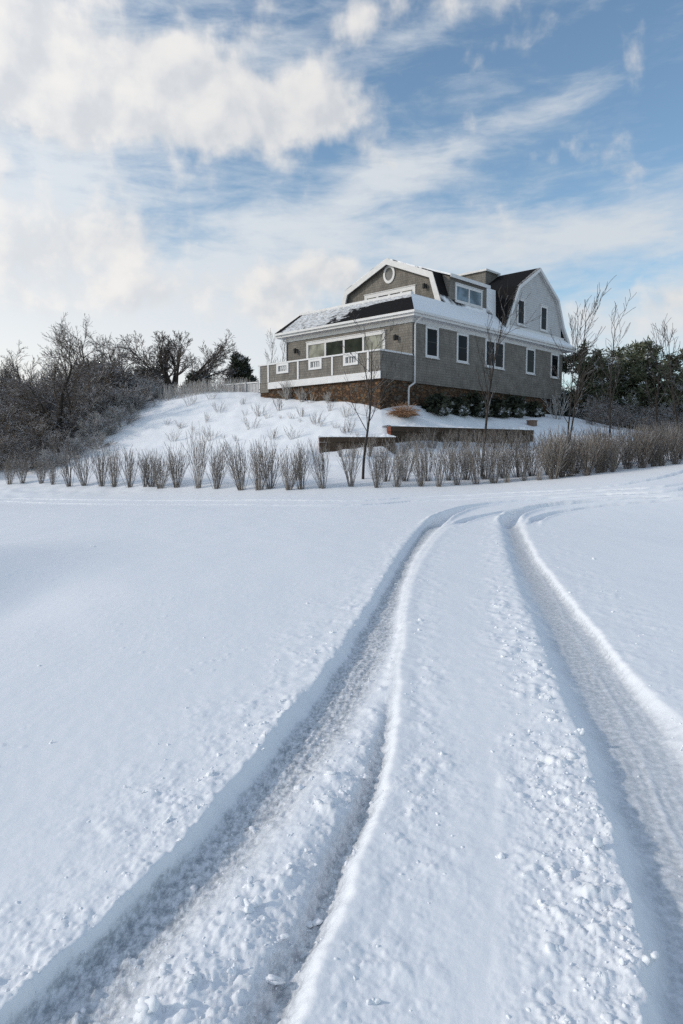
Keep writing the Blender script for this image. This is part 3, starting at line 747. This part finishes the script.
def tree(name, label, cat, x, y, trunks, spec, seed, mats, group=None, minr=0.0, sink=.1):
    """trunks: list of (dx, dy, direction, length, radius)"""
    rg = random.Random(seed); out = [[] for _ in spec]
    for dx, dy, d, Ln, r in trunks: grow(rg, out, (dx, dy, -sink), nrm(d), Ln, r, 0, spec)
    root = empty(name, (x, y, gz(x, y))); tag(root, label, cat, group)
    fix = lambda s: [(*q[:6], max(q[6], minr), max(q[7], minr * .8)) for q in s]
    link('trunk', tube_mesh('trunk', fix(out[0]), 7, mats[0]), root)
    tw = [s for l in out[1:] for s in fix(l)]
    link('branches', tube_mesh('branches', tw, 4, mats[1]), root)
    return root

# young street-tree size trees on the slope between hedge and house
YS = [(14, .03, .02, 17, .30, .58, .36, .5), (7, .06, .07, 5, .3, .5, .42, .6), (4, .10, .04, 0, .3, .5, .5, .6)]
YS1 = [(14, .03, .02, 18, .30, .75, .40, .5), (7, .07, .05, 7, .3, .6, .42, .6), (4, .10, .04, 0, .3, .5, .5, .6)]
def young(px, Y, top_py, label, seed, lean=(0, 0), r=.055, trunks=None, name='young_tree', spec=YS):
    x, y, _ = at(px, 455, Y); zt = at(px, top_py, Y)[2]; h = (zt - gz(x, y) + .1) * .95
    tr = trunks or [(0, 0, (lean[0], lean[1], 1), h, r)]
    tr = [(a, b_, d, (l if l > 2 else h * l), rr_) for a, b_, d, l, rr_ in tr]
    return tree(name, label, 'tree', x, y, tr, spec, seed, (M['bark'], M['bark']), minr=.0075)
young(363, 28.6, 334, 'slender bare young tree standing before the deck corner and short lower wall', 3, (.02, 0), .06, spec=YS1)
young(482, 28.8, 300, 'bare young tree in front of the double window of the shaded wall', 8, (.045, 0), .065)
young(566, 28.6, 288, 'forked bare young tree at the far right corner of the house', 14, r=.05, trunks=[(0, 0, (.12, .05, 1), .88, .045), (-.02, 0, (-.02, -.05, 1), .8, .04)])
young(608, 28.4, 303, 'tall bare young tree with spreading top in front of the dark pines', 21, r=.06, trunks=[(0, 0, (.03, 0, 1), .9, .045)])
young(656, 31, 345, 'smaller bare tree among the pines towards the right edge', 33, (.02, 0), .05)
young(681, 30, 335, 'pale bare tree at the right edge of the picture', 35, (-.02, 0), .05)
x, y, _ = at(271, 390, 47.5)
tree('young_tree', 'thin bare sapling behind the left end of the deck', 'tree', x, y, [(0, 0, (0, 0, 1), 3.6, .03), (.2, 0, (.1, 0, 1), 3.2, .025)], YS, 41, (M['bark'], M['bark']), minr=.006)

# old bare trees on the hill to the left
OLD = [(9, .10, .02, 9, .35, .75, .62, .6), (7, .14, .05, 7, .25, .65, .55, .6), (5, .18, .04, 5, .2, .6, .55, .6), (4, .2, .02, 0, .3, .5, .5, .6)]
def old(px, Y, hfrac, label, seed, lean, r, spread=1.0):
    x, y, _ = at(px, 455, Y); rg = random.Random(seed)
    tr = [(0, 0, (lean, 0, 1), hfrac, r), (.1, .1, (lean + .5 * spread, .1, 1), hfrac * .8, r * .7), (-.1, 0, (lean - .5 * spread, -.1, 1), hfrac * .8, r * .7)]
    return tree('bare_tree', label, 'tree', x, y, tr, OLD, seed, (M['bark'], M['twig']), minr=.009)
x, y, _ = at(175, 455, 50)
tree('bare_tree', 'wide spreading bare tree alone on the hill crest left of the house', 'tree', x, y, [(0, 0, (.0, 0, 1), 3.0, .19), (0, 0, (.15, .1, 1), 3.6, .10), (0, 0, (-.2, -.1, 1), 3.5, .10), (.03, 0, (.5, .3, 1), 4.1, .07), (.03, 0, (1.0, -.2, 1), 4.3, .07), (-.03, 0, (-.5, -.2, 1), 4.0, .065), (-.03, 0, (-1.0, .2, 1), 4.0, .065), (.05, 0, (.75, .2, 1), 4.0, .12), (-.05, 0, (-.75, .1, 1), 3.9, .12), (0, .1, (.35, -.4, 1), 3.8, .11), (0, -.1, (-.3, .4, 1), 3.8, .11), (.05, 0, (1.3, -.1, 1), 3.9, .10), (-.05, 0, (-1.3, .1, 1), 3.5, .10)],
     [(9, .08, .01, 11, .35, .6, .42, .6), (7, .12, .03, 8, .25, .6, .48, .6), (5, .15, .02, 4, .3, .55, .5, .6), (4, .2, .02, 0, .3, .5, .5, .6)], 5, (M['bark'], M['twig']), minr=.009).scale = (1.22, 1.1, 1.02)
old(60, 41.5, 4.7, 'tallest bare tree rising out of the thicket with dark crooked trunk', 7, .05, .17, .7)
old(84, 51, 5.2, 'bare tree with upright forked crown right of the tallest one', 9, .0, .13, .8)
old(116, 53, 4.4, 'bare tree with slanting limbs between the crooked tree and the crest tree', 12, .22, .14, 1.1)
old(30, 50, 4.2, 'low rounded bare tree at the left shoulder of the thicket', 15, -.1, .12, 1.0)
old(2, 46, 3.8, 'bare tree cut by the left edge of the picture', 18, -.05, .12, 1.0)

# shrubs of the thicket: copies of five kinds
SH = [(5, .16, .03, 7, .2, .6, .62, .65), (4, .2, .03, 5, .2, .6, .6, .65), (3, .24, .02, 3, .25, .6, .55, .6), (2, .2, .0, 0, .3, .5, .5, .6)]
def shrub_mesh(seed, h, k, mat, spec=SH, spread=.5, r=.03, minr=.010):
    rg = random.Random(seed); out = [[] for _ in spec]
    for _ in range(k):
        a = rg.uniform(0, 6.283); s_ = rg.uniform(.1, spread)
        grow(rg, out, (.25 * math.cos(a), .25 * math.sin(a), -.15), nrm((s_ * math.cos(a), s_ * math.sin(a), 1)), h * rg.uniform(.5, .75), r, 0, spec)
    segs = [(*q[:6], max(q[6], minr), max(q[7], minr * .8)) for l in out for q in l]
    return tube_mesh('shrub', segs, 3, mat)
thk = [shrub_mesh(100 + k, 3.2, 7, M['thicket'], spread=.8) for k in range(5)]
thf = [shrub_mesh(120 + k, 2.6, 7, M['thicket_frost'], spread=.7) for k in range(3)]
rg = random.Random(77); nsh = 0
for Y, p0, p1, step, hs in ((37.2, -60, 70, 10, .55), (39.5, -60, 100, 10, .62), (42, -60, 122, 10, .85), (44.5, -60, 144, 10, 1.0), (47, -50, 160, 10, 1.05), (50, -40, 172, 11, 1.0), (54, -30, 160, 12, 1.1), (58, -20, 150, 14, 1.2)):
    px = p0
    while px < p1:
        Yj = Y + rg.uniform(-1, 1); x, y, _ = at(px + rg.uniform(-4, 4), 455, Yj)
        fr_ = px > p1 - 34 or rg.random() < .12
        o = link('thicket_shrub', thf[rg.randrange(3)] if fr_ else thk[rg.randrange(5)]); s_ = hs * rg.uniform(.8, 1.15) * (.72 if px > p1 - 28 else 1)
        o.location = (x, y, gz(x, y) - .05); o.rotation_euler = (0, 0, rg.uniform(0, 6.28)); o.scale = (s_ * 1.15, s_ * 1.15, s_)
        if fr_: tag(o, 'pale frost-covered bare shrub of the thicket on the left slope', 'shrub', 'frosted shrubs of the thicket')
        else: tag(o, 'tangled dark bare shrub dusted with snow in the thicket on the left slope', 'shrub', 'bare shrubs of the thicket')
        px += step * rg.uniform(.85, 1.15)

# scrub closing the view behind the right-hand pines
for k, (px, Y, s_) in enumerate([(p_, 63 + 3 * (i % 2), 1.25 + .2 * (i % 3)) for i, p_ in enumerate(range(556, 800, 13))]):
    x, y, _ = at(px, 455, Y); o = link('thicket_shrub', thk[k % 5]); o.location = (x, y, gz(x, y) - .1); o.rotation_euler = (0, 0, k * 1.7); o.scale = (s_ * 1.2, s_ * 1.2, s_)
    tag(o, 'bare shrub in the scrub closing the view behind the right-hand pines', 'shrub', 'scrub behind the pines')
# hedge shrubs along the road: vase shaped bundles of upright stems
HS = [(6, .05, .045, 4, .3, .42, .42, .7), (3, .08, .10, 0, .3, .4, .5, .7)]
def hedge_mesh(seed, h, k, mat, flare, minr=.0065):
    rg = random.Random(seed); out = [[] for _ in HS]
    for _ in range(k):
        a = rg.uniform(0, 6.283); q = rg.random() ** .6; s_ = flare * q
        grow(rg, out, (.10 * q * math.cos(a), .10 * q * math.sin(a), -.12), nrm((s_ * math.cos(a), s_ * math.sin(a), 1)), h * rg.uniform(.72, 1.05), .011, 0, HS)
    segs = [(*q[:6], max(q[6], minr), max(q[7], minr * .8)) for l in out for q in l]
    return tube_mesh('hedge_shrub', segs, 3, mat)
hm = [hedge_mesh(200 + k, 1.68, 22 + 3 * k, M['hedge'], .36 + .035 * (k % 4)) for k in range(8)]
hb_ = [hedge_mesh(230 + k, 1.65, 34, M['hedge_brown'], .48) for k in range(4)]
def hedge_Y(px): return float(np.interp(px, [-60, 0, 100, 170, 240, 300, 400, 540, 600, 683, 780], [37, 35, 32, 30, 28.2, 27.2, 27, 27, 27, 28, 29.5]))
rg = random.Random(5)
hx = [-24, -8, 8, 22, 39, 53, 69, 84, 100, 114, 129, 144, 152, 160, 176, 197, 216, 240, 259, 270, 288, 300, 322, 352, 377, 398, 421, 439, 457, 476, 495, 508, 524, 540, 553]
for i, px in enumerate(hx):
    Y = hedge_Y(px) + rg.uniform(-.25, .25); x, y, _ = at(px + rg.uniform(-1, 1), 455, Y)
    o = link('hedge_shrub', hm[rg.randrange(8)]); s_ = rg.uniform(.78, 1.1) * (.82 if px < 60 else 1); w_ = rg.uniform(.85, 1.1) * s_
    if px == 197: s_ = 1.4
    o.location = (x, y, gz(x, y)); o.rotation_euler = (rg.gauss(0, .06), rg.gauss(0, .06), rg.uniform(0, 6.28)); o.scale = (w_ * rg.uniform(.8, 1.15), w_, s_)
    if px == 197: tag(o, 'tallest vase-shaped hedge shrub, standing above its row left of the hill', 'shrub', 'bare hedge shrubs along the road')
    else: tag(o, 'vase-shaped bare hedge shrub with frosted upright stems along the snowy road', 'shrub', 'bare hedge shrubs along the road')
px = 562.0; k = 0
while px < 790:
    for row in range(3):
        Y = hedge_Y(px) + (0, .9, 2.0)[row] + rg.uniform(-.3, .3); x, y, _ = at(px + rg.uniform(-4, 4), 455, Y)
        o = link('hedge_shrub', hb_[rg.randrange(4)]); s_ = rg.uniform(.72, 1.0); o.location = (x, y, gz(x, y)); o.rotation_euler = (0, 0, rg.uniform(0, 6.28)); o.scale = (s_, s_, s_)
        tag(o, 'dense brown bare shrub in the crowded right end of the hedge', 'shrub', 'brown shrubs at the right end of the hedge')
    px += 11 * rg.uniform(.85, 1.15)
# second, looser row behind the first on the middle stretch
for px in (386, 405, 428, 448, 466, 486, 505, 518, 533, 549, 557):
    Y = hedge_Y(px) + 1.1; x, y, _ = at(px, 455, Y); o = link('hedge_shrub', hb_[rg.randrange(4)] if px > 470 else hm[rg.randrange(8)]); s_ = rg.uniform(.85, 1.05)
    o.location = (x, y, gz(x, y)); o.rotation_euler = (0, 0, rg.uniform(0, 6.28)); o.scale = (s_, s_, s_)
    tag(o, 'bare hedge shrub of the back row below the upper retaining wall', 'shrub', 'back row hedge shrubs')

# low brush under the pines
for k, (px, Y, s_) in enumerate([(p_, 45 + 2.5 * (i % 3), .5 + .12 * (i % 3)) for i, p_ in enumerate(range(588, 760, 9))]):
    x, y, _ = at(px, 455, Y); o = link('thicket_shrub', thk[(k * 3) % 5]); o.location = (x, y, gz(x, y) - .1); o.rotation_euler = (0, 0, k * 2.3); o.scale = (s_ * 1.2, s_ * 1.2, s_)
    tag(o, 'low bare shrub in the brush at the feet of the right-hand pines', 'shrub', 'brush below the pines')
# small frosted sprigs poking out of the slope
sp = [hedge_mesh(260 + k, .75, 9, M['frost'], .6, .006) for k in range(3)] + [hedge_mesh(270, .8, 9, M['hedge'], .5, .006)]
rg = random.Random(9)
for px, py, Y in ((182, 430, 40), (205, 425, 40), (222, 418, 41), (240, 412, 41.5), (262, 420, 39), (250, 432, 37), (282, 412, 39), (300, 418, 37), (318, 424, 35.5), (330, 412, 37), (345, 420, 35.5), (210, 440, 37), (228, 446, 35), (272, 440, 35), (296, 436, 34.5), (190, 408, 43), (215, 402, 43.5), (176, 440, 38.5), (350, 432, 34), (310, 408, 39.5), *[(hp, 0, float(np.interp(hp, [170, 260, 380], [41, 37, 34.5])) + 4.5 * ((hp * 7) % 13) / 13 - 2.2) for hp in range(168, 384, 11)]):
    x, y, _ = at(px + rg.uniform(-3, 3), 455, Y); o = link('frosted_sprig', sp[rg.randrange(4)]); s_ = rg.uniform(.6, 1.1) * (1 if py else .55)
    o.location = (x, y, gz(x, y)); o.rotation_euler = (0, 0, rg.uniform(0, 6.28)); o.scale = (s_ * 1.2, s_ * 1.2, s_)
    tag(o, 'small frosted sprig poking through the snow of the slope below the deck', 'plant', 'frosted sprigs on the slope')
fb = hedge_mesh(280, 1.2, 26, M['frost'], .8, .010)
for px, Y, s_, lab in ((287, 40.9, .95, 'white frosted twiggy shrub against the stone base under the deck, leftmost'), (302, 39.9, .6, 'small frosted shrub beside the stone base, right of the larger one'), (328, 38.4, .5, 'lowest frosted shrub against the stone base under the deck middle'), (556, 45.2, 1.3, 'snow-whitened shrub at the far right corner of the house')):
    x, y, _ = at(px, 455, Y); o = link('frosted_shrub', fb); o.location = (x, y, gz(x, y)); o.scale = (s_, s_, s_); o.rotation_euler = (0, 0, px); tag(o, lab, 'shrub')
# frosted tall grass on the crest left of the deck
gr = []
for _ in range(900):
    x, y, _z = at(rg.uniform(160, 250), 455, rg.uniform(45.0, 48.5)); z = gz(x, y); a = rg.uniform(0, 6.28); l_ = rg.uniform(.3, .95)
    gr.append((x, y, z - .05, x + .15 * math.cos(a), y + .15 * math.sin(a), z + l_, .012, .007))
tag(link('tall_grass', tube_mesh('tall_grass', gr, 3, M['frost'])), 'frosted dry grass standing along the hill crest', 'grass', kind='stuff')

# ornamental grass tuft
x, y, _ = at(403, 418, 36.0); z0 = gz(x, y); sg = []
for _ in range(620):
    a = rg.uniform(0, 6.28); s_ = rg.random() ** .6 * 1.2; l_ = rg.uniform(.5, .9); rx_, ry_ = .28 * rg.uniform(-1, 1), .28 * rg.uniform(-1, 1); d = nrm((s_ * math.cos(a), s_ * math.sin(a), 1))
    p = (rx_, ry_, -.05)
    for st in range(4):
        q = (p[0] + d[0] * l_ * .26, p[1] + d[1] * l_ * .26, p[2] + d[2] * l_ * .26); sg.append((*p, *q, .008, .006)); p = q
        d = nrm((d[0] + .28 * math.cos(a) * (.4 + s_), d[1] + .28 * math.sin(a) * (.4 + s_), d[2] - .30 * (.3 + s_)))
o = link('grass_tuft', tube_mesh('grass_tuft', sg, 3, M['straw'])); o.location = (x, y, z0); tag(o, 'orange tuft of dry ornamental grass above the upper retaining wall end', 'plant')

# dry stalks standing in front of the low walls
rg = random.Random(31)
for (pa, ya, pb, yb), cnt in (((393, 33.2, 528, 38.4), 20), ((322, 32.3, 392, 32.9), 3)):
    for k in range(cnt):
        f = (k + rg.random() * .8) / cnt; x, y, _ = at(pa + (pb - pa) * f, 455, ya + (yb - ya) * f - rg.uniform(0, .5))
        o = link('dry_stalks', hb_[rg.randrange(4)]); s_ = rg.uniform(.32, .6); o.location = (x, y, gz(x, y)); o.rotation_euler = (0, 0, rg.uniform(0, 6.28)); o.scale = (s_, s_, s_)
        tag(o, 'low dry stalks standing in the snow right against a timber retaining wall', 'plant', 'dry stalks along the retaining walls')
# leafy masses
def leaf_cloud(pts, size, rgn, per, mat, name, narrow=.4, sprd=.2):
    P = np.repeat(np.asarray(pts), per, 0); P = P + rgn.normal(size=P.shape) * sprd * (1, 1, .7)
    d = rgn.normal(size=P.shape); d[:, 2] = np.abs(d[:, 2]) * .6 + .1; d /= np.linalg.norm(d, axis=1, keepdims=True)
    e = np.cross(d, rgn.normal(size=P.shape)); e /= np.maximum(np.linalg.norm(e, axis=1, keepdims=True), 1e-6)
    l_ = size * rgn.uniform(.6, 1.3, (len(P), 1)); w_ = l_ * narrow
    V = np.stack([P - e * w_ * .4, P + d * l_ * .5 - e * w_, P + d * l_, P + d * l_ * .5 + e * w_, P + e * w_ * .4], 1)
    nq = len(P); q = np.arange(nq * 5).reshape(nq, 5)
    return np_mesh(name, V.reshape(-1, 3), q.ravel(), np.full(nq, 5), mat)

PINE = [(12, .07, .02, 30, .06, 1.2, .42, .5), (5, .12, .06, 5, .3, .7, .45, .6), (3, .16, .05, 0, .3, .6, .5, .6)]
def pine(px, Y, top_py, label, seed, wide=1.0, mat='needles', cat='tree', name='pine_tree', group=None, twin=False):
    x, y, _ = at(px, 455, Y); z0 = gz(x, y); h = at(px, top_py, Y)[2] - z0
    rg_ = random.Random(seed); out = [[] for _ in PINE]
    grow(rg_, out, (0, 0, -.2), nrm((rg_.uniform(-.1, .1), 0, 1)), h * .9, .16, 0, PINE)
    if twin: grow(rg_, out, (.4, .2, -.2), nrm((.35 * wide, .1, 1)), h * .75, .13, 0, PINE)
    root = empty(name, (x, y, z0)); tag(root, label, cat, group); root.scale = (wide, wide, 1)
    link('trunk', tube_mesh('trunk', out[0], 7, M['bark']), root)
    link('limbs', tube_mesh('limbs', [(*s[:6], max(s[6], .012), max(s[7], .01)) for l in out[1:] for s in l], 4, M['bark']), root)
    tips = [s[3:6] for s in out[2]] + [s[3:6] for s in out[1][2::3]]
    rn = np.random.default_rng(seed)
    link('crown', leaf_cloud(tips, .36, rn, 13, M[mat], 'crown', .12, .17), root)
    return root
pine(586, 54, 352, 'dark pine nearest the house corner, low and broad', 51, 1.1)
pine(616, 56, 344, 'tallest dark pine in the clump right of the house', 52, 1.0, twin=True)
pine(640, 53, 350, 'snow-flecked dark pine in the middle of the right clump', 53, 1.0)
pine(664, 55, 356, 'dark pine near the right edge of the picture', 54, 1.1)
pine(690, 52, 366, 'dark pine cut by the right edge of the picture', 55, 1.1)
pine(602, 60, 360, 'dark pine behind the tall bare young tree', 56, 1.3)
pine(630, 61, 352, 'dark pine at the back of the right clump', 57, 1.3)
pine(196, 60, 374, 'dark evergreen directly behind the wide bare crest tree', 58, 1.2, 'dark_leaf')
pine(156, 59, 372, 'low dark evergreen left of the wide bare crest tree', 60, 1.3, 'dark_leaf')
pine(239, 53, 357, 'small ragged evergreen alone on the crest between bare tree and house', 59, .8, 'dark_leaf', twin=True)
pine(100, 57, 368, 'dark evergreen hidden in the upper thicket', 61, 1.3, 'dark_leaf')

def evergreen_bush(px, Y, h, w, label, seed, mat='dark_leaf', group=None):
    x, y, _ = at(px, 455, Y); rn = np.random.default_rng(seed); k = 110
    d = rn.normal(size=(k, 3)); d /= np.linalg.norm(d, axis=1, keepdims=True); d[:, 2] = np.abs(d[:, 2]); r_ = rn.uniform(.45, 1, (k, 1)) ** .6
    pts = d * r_ * (w, w, h) * rn.uniform(.75, 1.1, (k, 1))
    root = empty('evergreen_shrub', (x, y, gz(x, y))); tag(root, label, 'shrub', group)
    link('foliage', leaf_cloud(pts, .20, rn, 24, M[mat], 'foliage', .35, .09), root)
    sg = [(0, 0, -.1, *(p * .9), .02, .008) for p in pts[::4]]
    link('stems', tube_mesh('stems', sg, 4, M['bark']), root)
def wallpt(u, v=-.8):
    return (HX + .691 * u - .7235 * v, HY + .723 * u + .69 * v)
for i, (u, h, w, lab, mt) in enumerate(((1.1, 1.0, .75, 'dark evergreen shrub against the house base below the first shaded window', 'dark_leaf'),
        (2.9, .85, .6, 'low dark evergreen shrub between the first and second shaded windows', 'dark_leaf'), (4.9, 1.35, .75, 'tall dark evergreen shrub below the second shaded window', 'dark_leaf'),
        (7.0, 1.0, .8, 'dark evergreen shrub left of the young tree by the double window', 'dark_leaf'), (8.7, 1.3, .85, 'dark evergreen shrub below the double window', 'dark_leaf'),
        (11.2, .8, .8, 'low dark evergreen shrub right of the double window', 'dark_leaf'), (15.9, 1.35, 1.0, 'snow-covered evergreen shrub under the last shaded window', 'snowy_leaf'), (18.3, 1.1, 1.0, 'snow-covered evergreen shrub just past the far house corner', 'snowy_leaf'))):
    x, y = wallpt(u, -.9 if i != 4 else -1.0); Y = y
    px = CX + x / y * 707; evergreen_bush(px, Y, h, w, lab, 300 + i, mt)

# ------------------------------------------------------------------ sky with clouds
SUN_AZ, SUN_EL = R(-101), R(27)            # azimuth from +Y towards +X
w = bpy.data.worlds.new('World'); sc.world = w; w.use_nodes = True
t = NT(w.node_tree); bg = w.node_tree.nodes['Background']
sky = t.node('ShaderNodeTexSky', sky_type='NISHITA', sun_disc=False, sun_elevation=SUN_EL, sun_rotation=SUN_AZ, air_density=1.0, dust_density=.6, ozone_density=1.6)
dirv = t.node('ShaderNodeTexCoord').outputs['Generated']
s = t.node('ShaderNodeSeparateXYZ'); t.put(s.inputs[0], dirv)
az = t.m('MULTIPLY', t.m('ARCTAN2', s.outputs[0], s.outputs[1]), 57.29578); el = t.m('MULTIPLY', t.m('ARCSINE', s.outputs[2]), 57.29578)
def ang(px, py):
    d = nrm(ray(px, py)); return math.degrees(math.atan2(d[0], d[1])), math.degrees(math.asin(d[2]))
cv = t.node('ShaderNodeCombineXYZ', ins={0: t.m('MULTIPLY', az, .1), 1: t.m('MULTIPLY', el, .1)}).outputs[0]
warp = t.node('ShaderNodeTexNoise', ins={'Vector': cv, 'Scale': 1.6, 'Detail': 4.0, 'Roughness': .6})
wv = t.vm('MULTIPLY', t.vm('SUBTRACT', warp.outputs['Color'], (.5, .5, .5)), (4.0, 2.6, 0))
sw = t.node('ShaderNodeSeparateXYZ'); t.put(sw.inputs[0], wv)
azw = t.m('ADD', az, sw.outputs[0]); elw = t.m('ADD', el, sw.outputs[1])
def blob(px, py, rx, ry, rot, amp):
    a, e = ang(px, py); c, sn = math.cos(R(rot)), math.sin(R(rot))
    dx = t.m('SUBTRACT', azw, a); dy = t.m('SUBTRACT', elw, e)
    X = t.m('DIVIDE', t.m('ADD', t.m('MULTIPLY', dx, c), t.m('MULTIPLY', dy, sn)), rx); Y = t.m('DIVIDE', t.m('SUBTRACT', t.m('MULTIPLY', dy, c), t.m('MULTIPLY', dx, sn)), ry)
    q = t.m('ADD', t.m('MULTIPLY', X, X), t.m('MULTIPLY', Y, Y))
    return t.m('MULTIPLY', t.m('POWER', 2.71828, t.m('MULTIPLY', q, -1.0)), amp)
def total(bl):
    o = None
    for q in bl:
        v = blob(*q); o = v if o is None else t.m('ADD', o, v)
    return o
cum_cov = total([(40, 60, 12, 3.6, -6, .50), (200, 88, 8, 3.4, -6, .55), (310, 112, 5, 2.4, -6, .50), (90, 120, 10, 2.2, 4, .22), (-120, 110, 12, 5, 0, .35), (112, 236, 6, 2.0, 6, .52), (20, 262, 5, 1.6, 0, .3), (190, 285, 7, 1.6, 6, .32), (325, 280, 5, 1.8, 10, .52), (270, 318, 5, 1.4, 0, .36), (660, 300, 6, 1.6, 5, .34), (60, 300, 8, 1.8, 0, .34), (0, 0, 9, 3, -20, .30), (420, 4, 8, 1.5, 8, .34)])
n1 = t.noise(cv, 2.6, 8, .52, .15); n1b = t.noise(t.vm('ADD', cv, (-.12, .12, 0)), 2.6, 6, .50, .15)
cum_raw = t.m('ADD', t.m('MULTIPLY', t.m('SUBTRACT', n1, .5), 1.5), cum_cov)
cum = t.ss(cum_raw, .08, .54)
lit = t.ss(t.m('SUBTRACT', n1, n1b), -.20, .20)
veil_cov = total([(40, 20, 14, 7, 0, .22), (-200, 250, 20, 18, 0, .55), (20, 185, 15, 4, 0, .20), (60, 290, 20, 4.4, 0, .36), (120, 165, 14, 1.6, 4, -.02), (340, 200, 10, 2.6, 20, .42), (420, 170, 6, 1.3, 16, .30), (430, 240, 15, 2.2, 6, .38), (610, 238, 14, 2.0, 8, .42), (100, 375, 24, 5.5, 0, .60), (420, 340, 20, 4, 0, .22), (690, 330, 14, 4, 0, .40), (470, 0, 8, 1.2, 12, .26), (560, 95, 5, 1.0, 20, .20), (290, 40, 8, 3, 0, .2)])
vs = t.mapping(cv, (.7, 2.2, 1), (0, 0, R(-14)))
n2 = t.noise(vs, 1.5, 8, .60, .5); n3 = t.noise(t.mapping(cv, (.8, 3.4, 1), (0, 0, R(-24))), 3.2, 7, .62, .4)
veil_raw = t.m('ADD', t.m('ADD', t.m('MULTIPLY', t.m('SUBTRACT', n2, .5), .95), t.m('MULTIPLY', t.m('SUBTRACT', n3, .5), .5)), veil_cov)
away = t.m('MAXIMUM', t.ss(t.m('ABSOLUTE', az), 34, 60), t.ss(el, 36, 55))  # outside the view: extra veil added to whiten the ambient light
veil_raw = t.m('ADD', veil_raw, t.m('MULTIPLY', away, .24))
veil = t.m('MULTIPLY', t.ss(veil_raw, -.03, .66), .90)
SB = .15
glow = t.m('POWER', t.m('MAXIMUM', t.m('ADD', t.m('MULTIPLY', t.vm('DOT_PRODUCT', dirv, (math.sin(SUN_AZ) * math.cos(SUN_EL), math.cos(SUN_AZ) * math.cos(SUN_EL), math.sin(SUN_EL))), .5), .5), 0.0), 2.0)
low = t.ss(el, 0, 16, 1.12, 1.0)
gl = t.m('MULTIPLY', t.ss(glow, 0, 1, .78, 1.15, False), low)
def sc3(c, f): return t.vm('MULTIPLY', t.node('ShaderNodeCombineXYZ', ins={0: c[0] / SB, 1: c[1] / SB, 2: c[2] / SB}).outputs[0], f)
veil_c = sc3((.83, .875, .92), gl)
lw = t.m('MULTIPLY', t.ss(el, 15, 1), t.ss(az, 4, -26))
veil_c = t.mix(t.m('MULTIPLY', lw, .8), veil_c, sc3((1.04, .99, .92), gl))
cum_c = t.mix(lit, sc3((.74, .765, .80), gl), sc3((.97, .95, .925), gl))
skyc = t.vm('MULTIPLY', sky.outputs[0], (1.02, 1.10, 1.06))
c1 = t.mix(veil, skyc, veil_c); c2 = t.mix(t.m('MULTIPLY', cum, .9), c1, cum_c)
w.cycles.sampling_method = 'MANUAL'; w.cycles.sample_map_resolution = 512
t.put(bg.inputs['Color'], c2); bg.inputs['Strength'].default_value = SB

sl = bpy.data.lights.new('sun', 'SUN'); sl.energy = 1.8; sl.angle = R(2.5); sl.color = (1.0, .90, .78)
so = bpy.data.objects.new('sun', sl); col.objects.link(so)
sd = Vector((math.sin(SUN_AZ) * math.cos(SUN_EL), math.cos(SUN_AZ) * math.cos(SUN_EL), math.sin(SUN_EL)))
so.rotation_euler = (-sd).to_track_quat('-Z', 'Y').to_euler(); so.location = sd * 100

# ------------------------------------------------------------------ camera, render settings
cd = bpy.data.cameras.new('camera'); cam = bpy.data.objects.new('camera', cd); col.objects.link(cam)
cam.location = (0, 0, CAM_Z); cam.rotation_euler = (R(90) - PITCH, 0, 0)
cd.sensor_fit = 'VERTICAL'; cd.sensor_height = 36.0; cd.sensor_width = 24.0; cd.lens = 36.0 * F_PX / 1024; cd.clip_end = 4000; cd.clip_start = .05
sc.camera = cam
sc.view_settings.view_transform = 'Standard'; sc.view_settings.look = 'None'; sc.view_settings.exposure = 0; sc.view_settings.gamma = 1
sc.cycles.use_denoising = False; sc.cycles.denoiser = 'OPENIMAGEDENOISE'; sc.cycles.denoising_input_passes = 'RGB_ALBEDO_NORMAL'
sc.cycles.max_bounces = 6
